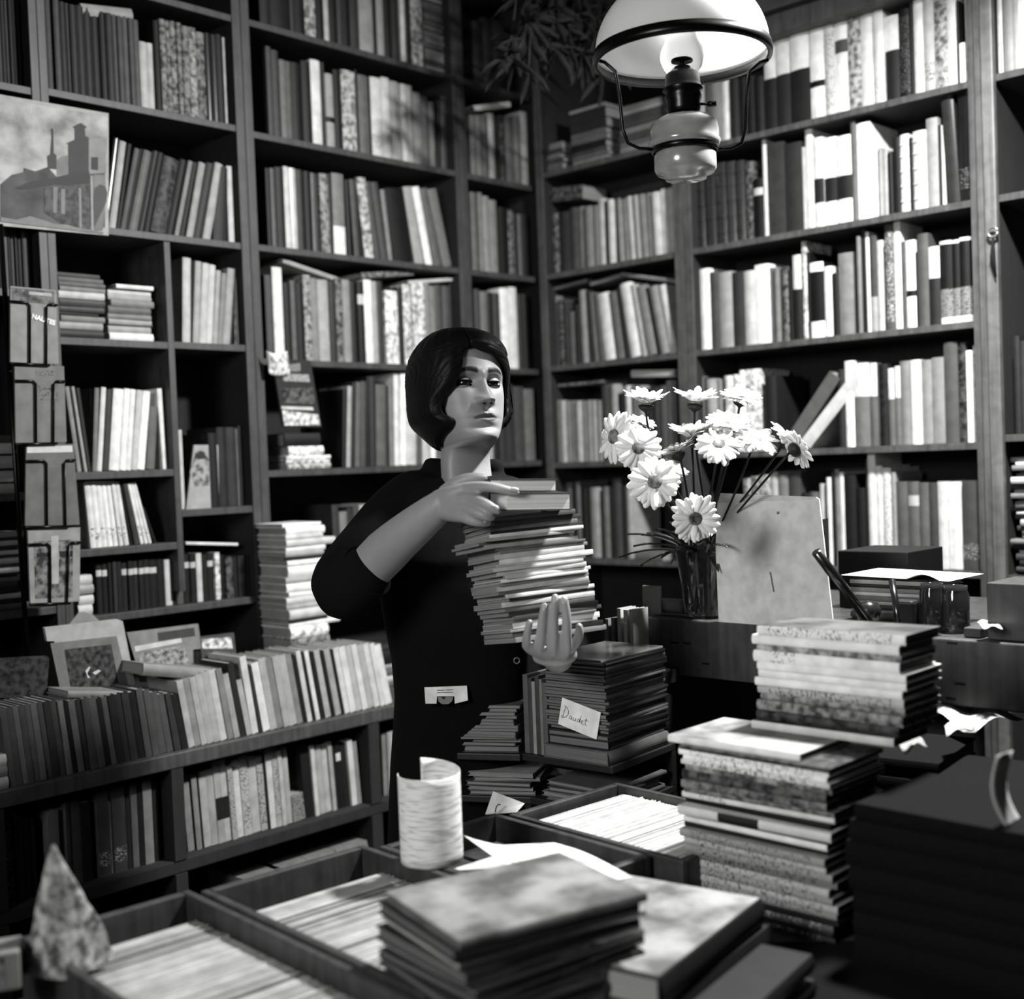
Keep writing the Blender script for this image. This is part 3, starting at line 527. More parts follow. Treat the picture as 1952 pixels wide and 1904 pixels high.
# booklets and cards shown face out
printed('booklet', 'pale booklet with a drawn figure on the small shelf left of the woman', 'booklet', planeY(YL+.03), [
    ('figure', [(373, 860), (388, 858), (400, 880), (404, 925), (372, 928), (362, 900)], mat(4.8, 'mottled')), ('hair', [(372, 868), (380, 859), (390, 862), (392, 874), (376, 876)], mat(2))],
    ([(370, 848), (416, 848), (418, 968), (355, 971)], mat(6)), .006)
tag(make_book(WL.M(WL.a_at(349, 1.338, .03), 1.3385, .035), .012, .205, .13, 7, '', 'tall white book left of the booklet with the drawn figure', 'books on the dark nook shelf') or bpy.data.objects['camera'], None, None)
t = printed('picture_book', 'dark illustrated booklet leaning before the fifth shelf behind her', 'booklet', planeY(YL-.02), [
    ('title', [(536, 696), (572, 692), (573, 708), (536, 708)], mat(5, 'print')), ('title', [(538, 712), (588, 714), (591, 728), (541, 726)], mat(6, 'print')),
    ('picture', [(536, 740), (596, 738), (600, 770), (540, 768)], mat(2.6, 'mottled')), ('white_strip', [(536, 774), (596, 776), (598, 782), (537, 780)], mat(7)), ('picture', [(538, 782), (606, 790), (610, 810), (542, 811)], mat(7, 'mottled'))],
    ([(520, 682), (592, 688), (613, 814), (540, 813)], mat(1.6)), .008)
b = MB(); g = []
for i in range(9):
    v = i/8; g.append([onY(507+40*u+6*v, 668+44*v+6*math.sin(u*3), YL-.03-.018*math.sin(PI*u)*math.cos(v*2)) for u in [k/8 for k in range(9)]])
b.grid(g); o = b.build('crumpled_paper', mat(7.5, 'mottled'), None, True); tag(o, 'crumpled white paper stuck above the dark illustrated booklet', 'paper'); md = o.modifiers.new('s', 'SOLIDIFY'); md.thickness = .001
PY = 2.63
printed('picture_card', 'framed picture card standing at the left behind the counter row', 'picture', planeY(PY), [
    ('mount', [(96, 1226), (222, 1212), (246, 1312), (118, 1330)], mat(4.3)), ('picture', [(122, 1238), (212, 1228), (228, 1312), (136, 1320)], mat(1.8, 'mottled')),
    ('pale_mark', [(163, 1278), (170, 1270), (172, 1272), (166, 1284), (172, 1292), (167, 1292)], mat(7)), ('pale_mark', [(176, 1282), (188, 1276), (192, 1279), (182, 1286)], mat(7))],
    ([(85, 1196), (224, 1180), (234, 1184), (257, 1300), (250, 1322), (122, 1328), (104, 1222), (90, 1222)], mat(6)), .01)
o = printed('paper_scrap', 'small crumpled pale paper perched above the framed picture card', 'paper', planeY(PY+.02), [], ([(132, 1190), (150, 1168), (160, 1166), (178, 1172), (192, 1186), (160, 1192)], mat(5)), .004)
printed('picture_card', 'tilted picture card of figures right of the framed picture card', 'picture', planeY(PY+.03), [
    ('picture', [(262, 1246), (350, 1230), (362, 1266), (262, 1284)], mat(5, 'mottled')), ('white_band', [(256, 1232), (345, 1216), (347, 1224), (258, 1242)], mat(7)), ('dark_band', [(300, 1206), (370, 1196), (372, 1212), (302, 1222)], mat(2.6))],
    ([(242, 1206), (378, 1189), (384, 1236), (368, 1238), (370, 1300), (270, 1300)], mat(5)), .008)
printed('picture_card', 'small striped pale card behind the right half of the counter row', 'picture', planeY(PY+.03), [('pattern', [(384, 1218), (440, 1214), (444, 1236), (386, 1236)], mat(7, 'mottled'))],
    ([(380, 1214), (446, 1206), (452, 1262), (386, 1262)], mat(3)), .008)
printed('picture_card', 'dark card partly hidden behind the counter row, far left', 'picture', planeY(PY), [], ([(-30, 1256), (90, 1250), (94, 1256), (88, 1330), (-30, 1330)], mat(1.2, 'mottled')), .01)
row('dark books behind the counter row', Wall('L', 2.66), zb, 'px', 366, '380:1240:1 392:1241:1 404:1242:1.5 418:1243:1 432:1244:1 446:1242:1', depth=.1, off=0, jit=0)
# dark dried plant hanging in the corner
pt = thing('hanging_plant', 'dark dried plant hanging in the upper corner left of the lamp', 'plant', T(dep(1060, -60, 3.5)))
b = MB(); lf = MB()
for k in range(9):
    x0_, y0_ = 1000+18*k, -90; pts = []
    for i in range(7): pts.append(dep(x0_+random.uniform(-14, 14)-i*(4-k)*1.6, y0_+i*(34+random.uniform(-6, 8)), 3.45+.03*k-.02*i))
    b.tube(pts, .003, 6)
    for p in pts[1:]:
        for _ in range(4):
            d = Vector((random.uniform(-1, 1), random.uniform(-1, 1), random.uniform(-1.1, .5))).normalized(); n = d.cross(Vector((random.random(), .3, random.random()))).normalized(); L_ = random.uniform(.05, .1)
            q = [p+d*(L_*s)+n*(.011*w_*math.sin(PI*min(1, s+.06)))+Vector((0, 0, -.02*s*s)) for s in (0, .3, .65, 1) for w_ in (-1, 1)]
            lf.grid([q[0:2], q[2:4], q[4:6], q[6:8]])
b.build('stems', mat(1.2, 'plain'), pt, True); o = lf.build('leaves', mat(.5, 'plain', .8), pt, True); o['kind'] = 'stuff'
md = o.modifiers.new('s', 'SOLIDIFY'); md.thickness = .0008
# ---------------------------------------------------------------- table with card trays
TM = T(1.735, 1.43, 0) @ RZ(math.radians(-6))
tb = thing('table', 'dark wooden table covered with card trays and book piles', 'table', TM)
b = MB(); b.box(-1.75, .2, -1.25, .02, .74, .77); bevel(b.build('tabletop', WDD, tb, M=TM), .004)
b = MB(); b.box(-1.7, .16, -1.2, -.02, .65, .7395); b.build('apron', DARK, tb, M=TM)
for x, y in ((-1.68, -.06), (.12, -.06), (-1.68, -1.18), (.12, -1.18)):
    b = MB(); b.box(x-.03, x+.03, y-.03, y+.03, .0, .6495); bevel(b.build('leg', WDD, tb, M=TM), .003)
TW_ = mat(2.1, 'wood', .5)
def tray(x, y, w, L, label, ztop, rot=-4, hgt=.08, tn=7, back=.03, dark=0):
    M = T(x, y, .7705) @ RZ(math.radians(rot)); t = thing('card_tray', label, 'card tray', M, 'card trays on the table')
    for nm, bx in (('side_board', (-w, -w+.012, -L, 0, 0, hgt)), ('side_board', (-.012, 0, -L, 0, 0, hgt)), ('back_board', (-w+.0125, -.0125, -.014, 0, 0, hgt)), ('front_board', (-w+.0125, -.0125, -L, -L+.014, 0, hgt)), ('bottom_board', (-w+.0125, -.0125, -L+.0145, -.0145, 0, .006))):
        b = MB(); b.box(*bx); bevel(b.build(nm, TW_, t, M=M), .002)
    b = MB(); y_ = -back; n = 0
    while y_ > -L+.03:
        hh = ztop-.7705-.002+random.uniform(-.0010, .0006); th_ = random.uniform(.0007, .0016)
        if random.random() < .06: hh += .0025
        b.box(-w+.016+random.uniform(0, .002), -.016-random.uniform(0, .002), y_-th_, y_, .0065, hh, 0 if random.random() < .8 else 1); y_ -= th_+.0004
    o = b.build('index_cards', [mat(tn, 'plain', .9), mat(tn-2, 'plain', .9)], t, M=M); o['kind'] = 'stuff'
    return t, M
tray(1.72, 1.41, .262, .37, 'rightmost card tray packed with bright white cards, beside the tall stack', .84, tn=8)
tray(1.207, 1.497, .276, .50, 'middle card tray with pale cards, left of the curled sheet', .828, back=.07, tn=7)
tray(.925, 1.535, .235, .62, 'leftmost card tray with pale cards at the lower left', .826, back=.05, tn=7)
t, M = tray(1.452, 1.452, .238, .34, 'small card tray behind the curled printed sheet, mostly empty', .80, back=.24, tn=6)
for i, (bx) in enumerate(((-.225, -.12, -.1, -.03), (-.11, -.02, -.09, -.03))):
    b = MB(); b.box(bx[0], bx[1], bx[2], bx[3], .0065, .045); bevel(b.build('inner_box', TW_, t, M=M), .002)
b = MB(); b.box(-.2, -.06, -.2, -.12, .0065, .06); b.build('pale_card_bundle', mat(7), t, M=M)
# curled printed roll standing on the tray edge
b = MB(); c = onZ(824, 1638, .852); c.z = .852; g = []
right = Vector((.69, -.72, 0)); away = Vector((.72, .69, 0))
for i in range(2):
    g.append([])
K = 48
for i in range(13):
    z = i/12; r_ = []
    for k in range(K+1):
        u = k/K; a = math.radians(-205+300*u); rr = .046*(1-.28*max(0, u-.62)/.38) - .0  
        top = .128+.016*max(0, u-.55)/.45
        r_.append(c + right*(rr*math.sin(a+PI/2+.35)) - away*(rr*math.cos(a+PI/2+.35)) + Vector((0, 0, z*top)))
    g.append(r_)
b.grid(g[2:]); o = b.build('paper_roll', mat(8, 'page_print', .9), None, True); tag(o, 'curled white printed sheet standing upright on the card trays', 'paper')
md = o.modifiers.new('s', 'SOLIDIFY'); md.thickness = .0006
# printed sheet lying with one corner curled up
b = MB(); P00, P10, P11, P01 = onZ(884, 1604, .87), onZ(1056, 1594, .872), onZ(1207, 1660, .868), onZ(1030, 1706, .862); g = []
for i in range(17):
    v = i/16; r_ = []
    for k in range(17):
        u = k/16; p = P00*(1-u)*(1-v)+P10*u*(1-v)+P11*u*v+P01*(1-u)*v
        p.z = .862+.035*max(0, .45-u)**1.5*(1.6-v)+.004*math.sin(v*4)*u; r_.append(p)
    g.append(r_)
b.grid(g); o = b.build('printed_sheet', mat(8.2, 'page_print', .9), None, True); tag(o, 'printed white sheet lying over the small tray, left edge curling up', 'paper'); md = o.modifiers.new('s', 'SOLIDIFY'); md.thickness = .0006
# small carton and cone of wrapped paper, lower left
q = onZ(158, 1846, .836); Mq = T(q.x, q.y, .8362) @ RZ(math.radians(-28))
b = MB(); b.box(-.122, -.068, -.035, .02, 0, .045); o = bevel(b.build('small_box', mat(5), M=Mq), .002); tag(o, 'small pale carton at the lower left corner of the table', 'box')
b = MB(); b.box(-.11, -.085, -.0356, -.0351, .006, .04); b.build('printed_panel', mat(4, 'mottled'), o, M=Mq)
b = MB(); g = []
for i in range(13):
    v = i/12; r_ = []; wd = .047*(1-v**1.15)+.0015
    for k in range(21):
        a = 2*PI*k/20; fold = 1+.2*math.sin(3*a+4*v)+.12*math.sin(7*a+6*v)
        r_.append(Vector((.028+wd*math.cos(a)*fold-.006*v, .06+wd*.62*math.sin(a)*fold-.02*v, .0+.158*v)))
    g.append(r_)
b.grid(g); o = b.build('wrapped_cone', mat(5.5, 'mottled', .3), None, True, M=Mq @ T(-.048, -.05, 0)); tag(o, 'crumpled cone of translucent wrapping paper beside the small carton', 'wrapping')
# dark flat book in front of it
make_book(T(.3, 1.22, .78) @ RZ(-.1) @ RY(PI/2), .02, .3, .3, 1.5, '', 'dark book cut off by the lower left corner', 'books on the table')
# ---- foreground pile, low centre
def xy(x, y, z): p = onZ(x, y, z); return Vector((p.x, p.y, 0))
A = xy(880, 1800, .93); B = xy(1190, 1712, .93); ang = math.atan2(B.y-A.y, B.x-A.x)
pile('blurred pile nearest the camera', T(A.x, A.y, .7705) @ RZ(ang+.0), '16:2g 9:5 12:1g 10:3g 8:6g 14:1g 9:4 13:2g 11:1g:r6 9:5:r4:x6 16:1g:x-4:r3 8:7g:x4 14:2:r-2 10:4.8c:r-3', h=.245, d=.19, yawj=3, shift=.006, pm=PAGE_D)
# mottled flat book right of it with dark edge
A = xy(1262, 1862, .86); B = xy(1472, 1706, .86)
ang = math.atan2(B.y-A.y, B.x-A.x); L_ = (B-A).length
make_book(T(A.x, A.y, .7705) @ RZ(ang) @ T(0, 0, .05) @ RY(PI/2), .05, L_, .2, 1, '', 'thick black-edged book under the mottled cover right of the blurred pile', 'books on the table')
make_book(T(A.x, A.y, .821) @ RZ(ang+.02) @ T(0, 0, .036) @ RY(PI/2), .036, L_-.01, .2, .6, '', 'black-spined book with a pale mottled cover right of the blurred pile', 'books on the table')
b = MB(); b.box(.004, L_-.014, .006, .196, 0, .0012); o = b.build('dust_jacket', mat(5.4, 'cover'), M=T(A.x, A.y, .8575) @ RZ(ang+.02)); tag(o, 'pale mottled dust jacket lying on the black-spined book', 'paper')
pile('short pile in the lower right foreground', T(A.x+.045, A.y-.075, .7705) @ RZ(ang), '18:1 9:7:h90 22:1', h=.2, d=.07, yawj=1)
# ---- tall stack, right foreground: spines face left, side shade painted into dark page edges
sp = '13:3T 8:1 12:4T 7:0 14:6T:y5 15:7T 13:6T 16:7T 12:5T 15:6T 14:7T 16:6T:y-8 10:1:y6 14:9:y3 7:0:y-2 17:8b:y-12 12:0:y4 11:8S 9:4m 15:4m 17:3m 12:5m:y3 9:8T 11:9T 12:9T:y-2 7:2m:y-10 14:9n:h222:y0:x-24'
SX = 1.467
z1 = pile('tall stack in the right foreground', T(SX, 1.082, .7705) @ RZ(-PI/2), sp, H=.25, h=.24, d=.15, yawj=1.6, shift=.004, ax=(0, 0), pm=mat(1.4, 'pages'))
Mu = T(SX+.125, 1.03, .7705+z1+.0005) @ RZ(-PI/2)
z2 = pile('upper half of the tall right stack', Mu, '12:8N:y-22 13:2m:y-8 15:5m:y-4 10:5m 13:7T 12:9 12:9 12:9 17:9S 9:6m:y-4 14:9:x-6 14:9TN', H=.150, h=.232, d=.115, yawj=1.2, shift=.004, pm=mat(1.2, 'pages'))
# dark piles to its right
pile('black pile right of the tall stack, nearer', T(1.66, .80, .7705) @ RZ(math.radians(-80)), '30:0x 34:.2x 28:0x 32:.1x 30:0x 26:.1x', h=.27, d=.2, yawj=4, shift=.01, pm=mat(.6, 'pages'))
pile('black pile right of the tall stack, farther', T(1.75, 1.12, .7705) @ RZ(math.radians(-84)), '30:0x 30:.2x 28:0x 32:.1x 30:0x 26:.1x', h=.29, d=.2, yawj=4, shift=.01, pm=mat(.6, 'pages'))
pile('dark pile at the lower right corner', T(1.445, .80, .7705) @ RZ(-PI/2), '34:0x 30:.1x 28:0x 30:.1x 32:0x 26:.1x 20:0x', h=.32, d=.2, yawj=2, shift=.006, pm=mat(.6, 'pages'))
make_book(T(1.20, .84, .7705) @ RZ(-.85) @ RY(PI/2), .03, .34, .22, .1, 'x', 'black book added to darken the lit tabletop at the lower right', 'books on the table')  # added book, its black cover keeps the lit tabletop dark here
def sheet(name, label, cat, pts, z, m, bump=.006, th=.0008):
    P = [onZ(x, y, z) for x, y in pts]; b = MB(); g = []
    for i in range(9):
        v = i/8; r_ = []
        for k in range(9):
            u = k/8; p = P[0]*(1-u)*(1-v)+P[1]*u*(1-v)+P[2]*u*v+P[3]*(1-u)*v
            p.z = z+bump*(1+math.sin(5*u+3*v)*math.cos(4*v-u)); r_.append(p)
        g.append(r_)
    b.grid(g); o = b.build(name, m, None, True); tag(o, label, cat); md = o.modifiers.new('s', 'SOLIDIFY'); md.thickness = th; return o
sheet('crumpled_sheet', 'crumpled white sheet on the black piles at the right edge', 'paper', ((1778, 1372), (1840, 1352), (1952, 1372), (1860, 1410)), .962, mat(7.5, 'mottled'), .012)
sheet('crumpled_sheet', 'folded pale slip left of the crumpled sheet at the right edge', 'paper', ((1800, 1392), (1850, 1380), (1858, 1392), (1806, 1412)), .985, mat(7))
sheet('crumpled_sheet', 'small crumpled scrap on the nearer black pile', 'paper', ((1704, 1424), (1742, 1408), (1768, 1424), (1732, 1446)), .985, mat(6), .008)
b = MB(); g = []
for i in range(9):
    v = i/8; g.append([dep(1900+30*u+30*v-25*math.sin(PI*v), 1440+155*v-10*u, 1.5+.03*u) for u in (0, .25, .5, .75, 1)])
b.grid(g); o = b.build('curled_sheet', mat(7), None, True); tag(o, 'curled pale sheet hanging at the right edge of the dark piles', 'paper'); md = o.modifiers.new('s', 'SOLIDIFY'); md.thickness = .001
# ---------------------------------------------------------------- stand with magazines behind the trays
SM = T(1.735, 1.432, 0) @ RZ(math.radians(5))
st = thing('magazine_stand', 'black two-tier stand of magazines behind the card trays', 'stand', SM)
zu, zl = .872, .79
for nm, z in (('upper_board', zu), ('lower_board', zl)):
    b = MB(); b.box(-.0, .22, -.0, .208, z-.014, z); bevel(b.build(nm, mat(.6, 'wood'), st, M=SM), .002)
for x in (.206,):
    b = MB(); b.box(x, x+.014, 0, .34, 0, zl-.0145); b.build('end_board', mat(.6, 'wood'), st, M=SM)
    b = MB(); b.box(x, x+.014, 0, .34, zl+.0002, zu-.0145); b.build('end_board', mat(.6, 'wood'), st, M=SM)
b = MB(); b.box(.0, .014, .19, .205, 0, zl-.0145); b.build('end_board', mat(.6, 'wood'), st, M=SM)
SM2 = SM @ T(-.003, .210, 0) @ RZ(math.radians(24))
for nm, z in (('upper_board', zu), ('lower_board', zl)):
    b = MB(); b.box(-.005, .2, -.002 if z == zu else -.03, .125, z-.014, z-.0003); bevel(b.build(nm, mat(.6, 'wood'), st, M=SM2), .002)
rr = random.Random(3)
def mags(n, lo, hi, tones, extra=''): return ' '.join('%.1f:%sp' % (rr.uniform(lo, hi), rr.choice(tones)) for _ in range(n))
zm = pile('pile with the handwritten card', SM @ T(.002, .004, zu+.0005), '28:4:d150 20:1g:x4 12:2g 9:1g '+mags(19, 4.5, 9, ('1g', '2g', '3g', '1g', '4g'))+' 9:1g 7:5g:r-2:x-3', noun='magazine', cat='magazine', H=.192, h=.205, d=.142, yawj=1.3, shift=.004, pm=mat(5, 'pages'))
Mc = SM @ T(-.0015, .025, zu+.072) @ RX(math.radians(13))
b = MB(); b.box(-.0012, 0, 0, .088, -.026, .026); cd = b.build('name_card', mat(9), M=Mc); tag(cd, 'white card with the handwritten word Daudet on the magazine pile', 'card')
strokes = [[(0, 0), (.5, 6), (1.5, 12), (1.8, 13)], [(.2, 13.5), (3, 12.5), (5, 9), (5, 5), (3, 1.5), (-1, -.5), (-1.6, .8), (0, 1.6)],
           [(9, 4), (7.6, 5.2), (6.6, 3), (7, 1.2), (8.6, 2), (9.4, 4.4), (9.2, 1.6), (10.2, 1.2)], [(11, 4.6), (10.6, 1.8), (11.6, 1), (12.8, 2.4), (13.4, 4.6), (13, 1.8), (14, 1.2)],
           [(17.2, 4), (15.8, 5), (14.8, 3), (15.4, 1.2), (16.8, 2.2), (18.4, 10), (17.4, 2), (18.2, 1.2)], [(19.2, 3), (21, 4), (20.6, 5.2), (19.2, 4.4), (19, 2), (20.2, 1), (21.8, 1.8)], [(24, 9), (23, 3), (23.4, 1.2), (24.8, 1.6)], [(21.6, 6.4), (26, 7)]]
b = MB()
for st_ in strokes: b.tube([(-.0016, .080-x*.0022, -.010+y*.0017) for x, y in st_], .00055, 5)
b.build('handwriting', mat(3.4), cd, M=Mc)
row_M = lambda x, y: SM @ T(x, y, zu+.0005) @ RZ(-PI/2)
y_ = .206
for i, (w_, tn) in enumerate(((.012, 4), (.009, 3), (.008, 6), (.010, 3), (.007, 5), (.011, 4))):
    make_book(row_M(.004, y_), w_-.0005, .150-.006*(i % 3), .15, tn, 'p', '%s upright magazine from the left beside the card pile' % ordn(i+1), 'upright magazines on the stand', name='magazine', cat='magazine'); y_ -= w_
pile('flat pile left of the upright magazines', SM2 @ T(0, 0, zu+.0005) , '14:3 '+mags(13, 4, 7, ('3', '4', '5', '4')), noun='magazine', cat='magazine', h=.17, d=.115, yawj=2.5, shift=.006, pm=mat(5.5, 'pages'))
pile('lower tier of the black stand', SM2 @ T(.0, -.03, zl+.0005), '9:4 8:6 9:3 8:5:r4 8:6:r-3', noun='magazine', cat='magazine', h=.16, d=.135, yawj=4, shift=.006)
pile('lower tier under the card pile', SM @ T(-.002, .0, zl+.0005), '10:4 9:5 9:3:r3 8:4:r-3', noun='magazine', cat='magazine', h=.18, d=.15, yawj=4, shift=.008)
cdm = dep(927, 1552, 2.2); b = MB(); b.quad(dep(925, 1552, 2.2), dep(985, 1548, 2.16), dep(1000, 1531, 2.18), dep(940, 1508, 2.22)); o = b.build('name_card', mat(8), None); tag(o, 'white card with a pen hook drawn on it, low beside the curled sheet', 'card'); md = o.modifiers.new('s', 'SOLIDIFY'); md.thickness = .001
b = MB(); b.tube([dep(x, y, 2.175) for x, y in ((944, 1548), (946, 1538), (950, 1533), (954, 1534))], .0011, 6); b.build('pen_mark', mat(1), o, True)
# ---------------------------------------------------------------- writing desk behind
DX = 2.045
DM = T(DX, 1.62, 0)
dk = thing('writing_desk', 'high worn wooden desk with a scratched front board behind the stacks', 'desk', DM)
b = MB(); b.box(DX, DX+.022, .3, 1.66, .985, 1.099); bevel(b.build('front_board', mat(2.9, 'wood', .45), dk), .003)
b = MB(); b.box(DX+.0225, DX+.6, .3, 1.66, 1.075, 1.0985); bevel(b.build('desktop', mat(2.4, 'wood', .4), dk), .002)
for y in (.34, 1.60):
    b = MB(); b.box(DX+.05, DX+.56, y, y+.04, 0, 1.0745); b.build('side_panel', DARK, dk)
b = MB()
for x, y in ((1815, 1226), (1830, 1304), (1812, 1332), (1285, 1225), (1310, 1226), (1345, 1265)):
    p = onX(x, y, DX-.0006); b.box(p.x-.0004, p.x+.0004, p.y-.009, p.y+.009, p.z-.002, p.z+.002)
b.build('dents', mat(.8), dk)
ZD = 1.0995
# vase and daisies
vc = Vector((2.11, 1.475, ZD)); 
va = thing('glass_vase', 'dark cut-glass vase holding the daisies on the desk', 'vase', T(vc))
gm, nt, bs = nodes('dark_glass'); bs.inputs['Base Color'].default_value = (.16, .16, .16, 1); bs.inputs['Transmission Weight'].default_value = .9; bs.inputs['Roughness'].default_value = .04; bs.inputs['IOR'].default_value = 1.5
prof = [(.0, .002), (.04, .0), (.047, .006), (.046, .03), (.050, .07), (.056, .11), (.060, .135), (.057, .15), (.0555, .15), (.057, .135), (.052, .11), (.046, .07), (.042, .03), (.036, .012), (0, .012)]
b = MB(); rows = []
for r, z in prof:
    rows.append([vc+Vector(((r+(.0022*math.cos(k*PI) if .02 < z < .14 and r > .045 else 0))*math.cos(2*PI*k/40), (r+(.0022*math.cos(k*PI) if .02 < z < .14 and r > .045 else 0))*math.sin(2*PI*k/40), z)) for k in range(40)])
b.grid(rows, 0, True); b.build('glass', gm, va, False)
b = MB(); b.lathe([(0, .013), (.035, .013), (.041, .03), (.044, .07), (.048, .1), (0, .1)], 32, 0, vc)
wm, nt, bs = nodes('water'); bs.inputs['Transmission Weight'].default_value = 1; bs.inputs['IOR'].default_value = 1.33; bs.inputs['Roughness'].default_value = 0; bs.inputs['Base Color'].default_value = (.6, .6, .6, 1)
b.build('water', wm, va, True)
PET = mat(9, 'plain', .8); DISC = mat(4.3, 'mottled', .9); GRN = mat(1.6, 'plain', .5)
for n_ in PET.node_tree.nodes:
    if n_.type == 'BSDF_PRINCIPLED': n_.inputs['Subsurface Weight'].default_value = .15; n_.inputs['Subsurface Radius'].default_value = (.05, .05, .05)
def daisy(px, py, D, R, nv, label, droop=.12, up=.0):
    """nv = facing (image right, image up, toward viewer)"""
    R *= 1.04; up *= 1.6; c = dep(px, py, D); n = (RT*nv[0]+UP*nv[1]-_f*nv[2]).normalized()
    t = thing('daisy', label, 'daisy', T(c), 'daisies in the glass vase')
    a = n.cross(Vector((.1, .2, 1))).normalized(); e = n.cross(a)
    np_ = random.choice((17, 18, 19)); o0 = random.random()
    for ring in range(2):
        b = MB()
        for k in range(np_):
            if ring and k % 3 == 0: continue
            th = 2*PI*(k+o0+ring*.5)/np_; L_ = R*random.uniform(.88, 1.06)*(1-.08*ring); wd = R*.14*random.uniform(.85, 1.15)
            d = a*math.cos(th)+e*math.sin(th); s = n.cross(d); dr = droop+random.uniform(-.08, .08); rows = []
            for i, (u, w_) in enumerate(((.16, .5), (.4, .95), (.65, 1.1), (.85, .95), (.97, .45), (1, .1))):
                p = c+d*(L_*u)-n*(R*dr*u*u*2)+n*(.0025*(1-ring)) + n*(up*u*R)
                rows.append([p-s*(wd*w_), p+n*(wd*.25*w_), p+s*(wd*w_)])
            b.grid(rows)
        o = b.build('petals', PET, t, True); md = o.modifiers.new('s', 'SOLIDIFY'); md.thickness = .0006
    b = MB(); rows = []
    for i in range(6):
        ph = i/5*PI/2; rows.append([c+(a*math.cos(2*PI*k/16)+e*math.sin(2*PI*k/16))*(R*.27*math.cos(ph)+.0003)+n*(R*.1*math.sin(ph)+.003) for k in range(16)])
    b.grid(rows, 0, True); b.build('flower_centre', DISC, t, True)
    b = MB(); rows = []
    for r_, z in ((.0, -.0), (.3, -.0005), (.31, -.004), (.24, -.009), (.08, -.013), (.02, -.016)):
        rows.append([c+(a*math.cos(2*PI*k/14)+e*math.sin(2*PI*k/14))*(R*r_+.0015)+n*z for k in range(14)])
    b.grid(rows, 0, True); b.build('calyx', GRN, t, True)
    b = MB(); base = vc+Vector((random.uniform(-.02, .02), random.uniform(-.02, .02), .03)); s0 = c-n*.014; m1 = s0-n*.05+Vector((0, 0, -.02)); rim = vc+Vector((random.uniform(-.03, .03), random.uniform(-.03, .03), .15))
    if m1.z < rim.z+.01: m1.z = rim.z+.015
    pts = []
    for i in range(13):
        u = i/12; q0, q1, q2, q3 = s0, m1, rim+(rim-base)*.25, base
        if u < .7: v = u/.7; pts.append(q0*(1-v)**2+m1*2*v*(1-v)+rim*v*v)
        else: v = (u-.7)/.3; pts.append(rim*(1-v)+base*v)
    b.tube(pts, .0022, 7); b.build('stem', GRN, t, True)
D0 = 2.3
for d in ((1232, 772, 2.34, .041, (.0, .96, .25), 'daisy seen from the side, highest at the left of the bouquet', .05, .35), (1325, 770, 2.36, .042, (.05, .95, .2), 'daisy seen from the side, middle of the top row', .05, .35),
          (1412, 762, 2.38, .040, (.1, .8, .35), 'topmost daisy of the bouquet, right of the middle', .1, .2), (1172, 832, 2.30, .050, (-.8, .1, .6), 'leftmost daisy, turned to the left', .1, 0),
          (1217, 854, 2.26, .042, (-.05, .1, 1), 'round open daisy facing the camera beside the leftmost one', .1, 0), (1248, 918, 2.22, .047, (-.05, .1, 1), 'largest open daisy facing the camera, low left', .05, 0),
          (1325, 988, 2.2, .044, (.1, -.15, 1), 'shaded daisy just above the vase rim', .0, 0), (1388, 812, 2.3, .042, (0, .85, .5), 'side-on daisy below the topmost one', .1, .25),
          (1440, 838, 2.28, .045, (.25, .75, .55), 'open daisy overlapping its neighbours right of centre', .1, .1), (1502, 838, 2.3, .042, (.5, .55, .3), 'daisy with pointed petals, upper right', .1, .1),
          (1517, 856, 2.26, .040, (.65, .35, -.2), 'rightmost daisy, seen from behind', .1, .1), (1370, 848, 2.25, .042, (0, .6, .75), 'daisy with a dark centre in the middle of the bouquet', .1, .05),
          (1318, 838, 2.3, .040, (-.1, .9, .2), 'ragged side-on daisy between the two clusters', .1, .5), (1292, 864, 2.28, .036, (-.3, .8, .0), 'half-hidden daisy under the ragged one', .0, .2),
          (1280, 902, 2.33, .030, (.2, .5, .5), 'small daisy tucked behind the largest one', .0, .1), (1222, 808, 2.4, .030, (.2, .7, .3), 'shadowed small daisy behind the upper left blooms', .0, .1)):
    daisy(*d)
lv = MB()
lt = thing('daisy_leaves', 'dark narrow leaves spreading from the vase', 'leaves', T(vc))
for k in range(34):
    a = random.uniform(0, 2*PI); el = random.uniform(.2, 1.2); L_ = random.uniform(.08, .17); p0 = vc+Vector((.03*math.cos(a), .03*math.sin(a), .13)); d = Vector((math.cos(a)*math.cos(el), math.sin(a)*math.cos(el), math.sin(el)))
    s = d.cross(Vector((0, 0, 1))).normalized(); rows = []
    for u in (0, .2, .4, .6, .8, 1):
        p = p0+d*(L_*u)+Vector((0, 0, -.05*u*u)); w_ = .011*math.sin(PI*min(1, u*.92+.06)); rows.append([p-s*w_, p+Vector((0, 0, -.003)), p+s*w_])
    lv.grid(rows)
o = lv.build('leaf_blades', mat(2, 'gloss'), lt, True); o['kind'] = 'stuff'; md = o.modifiers.new('s', 'SOLIDIFY'); md.thickness = .0008
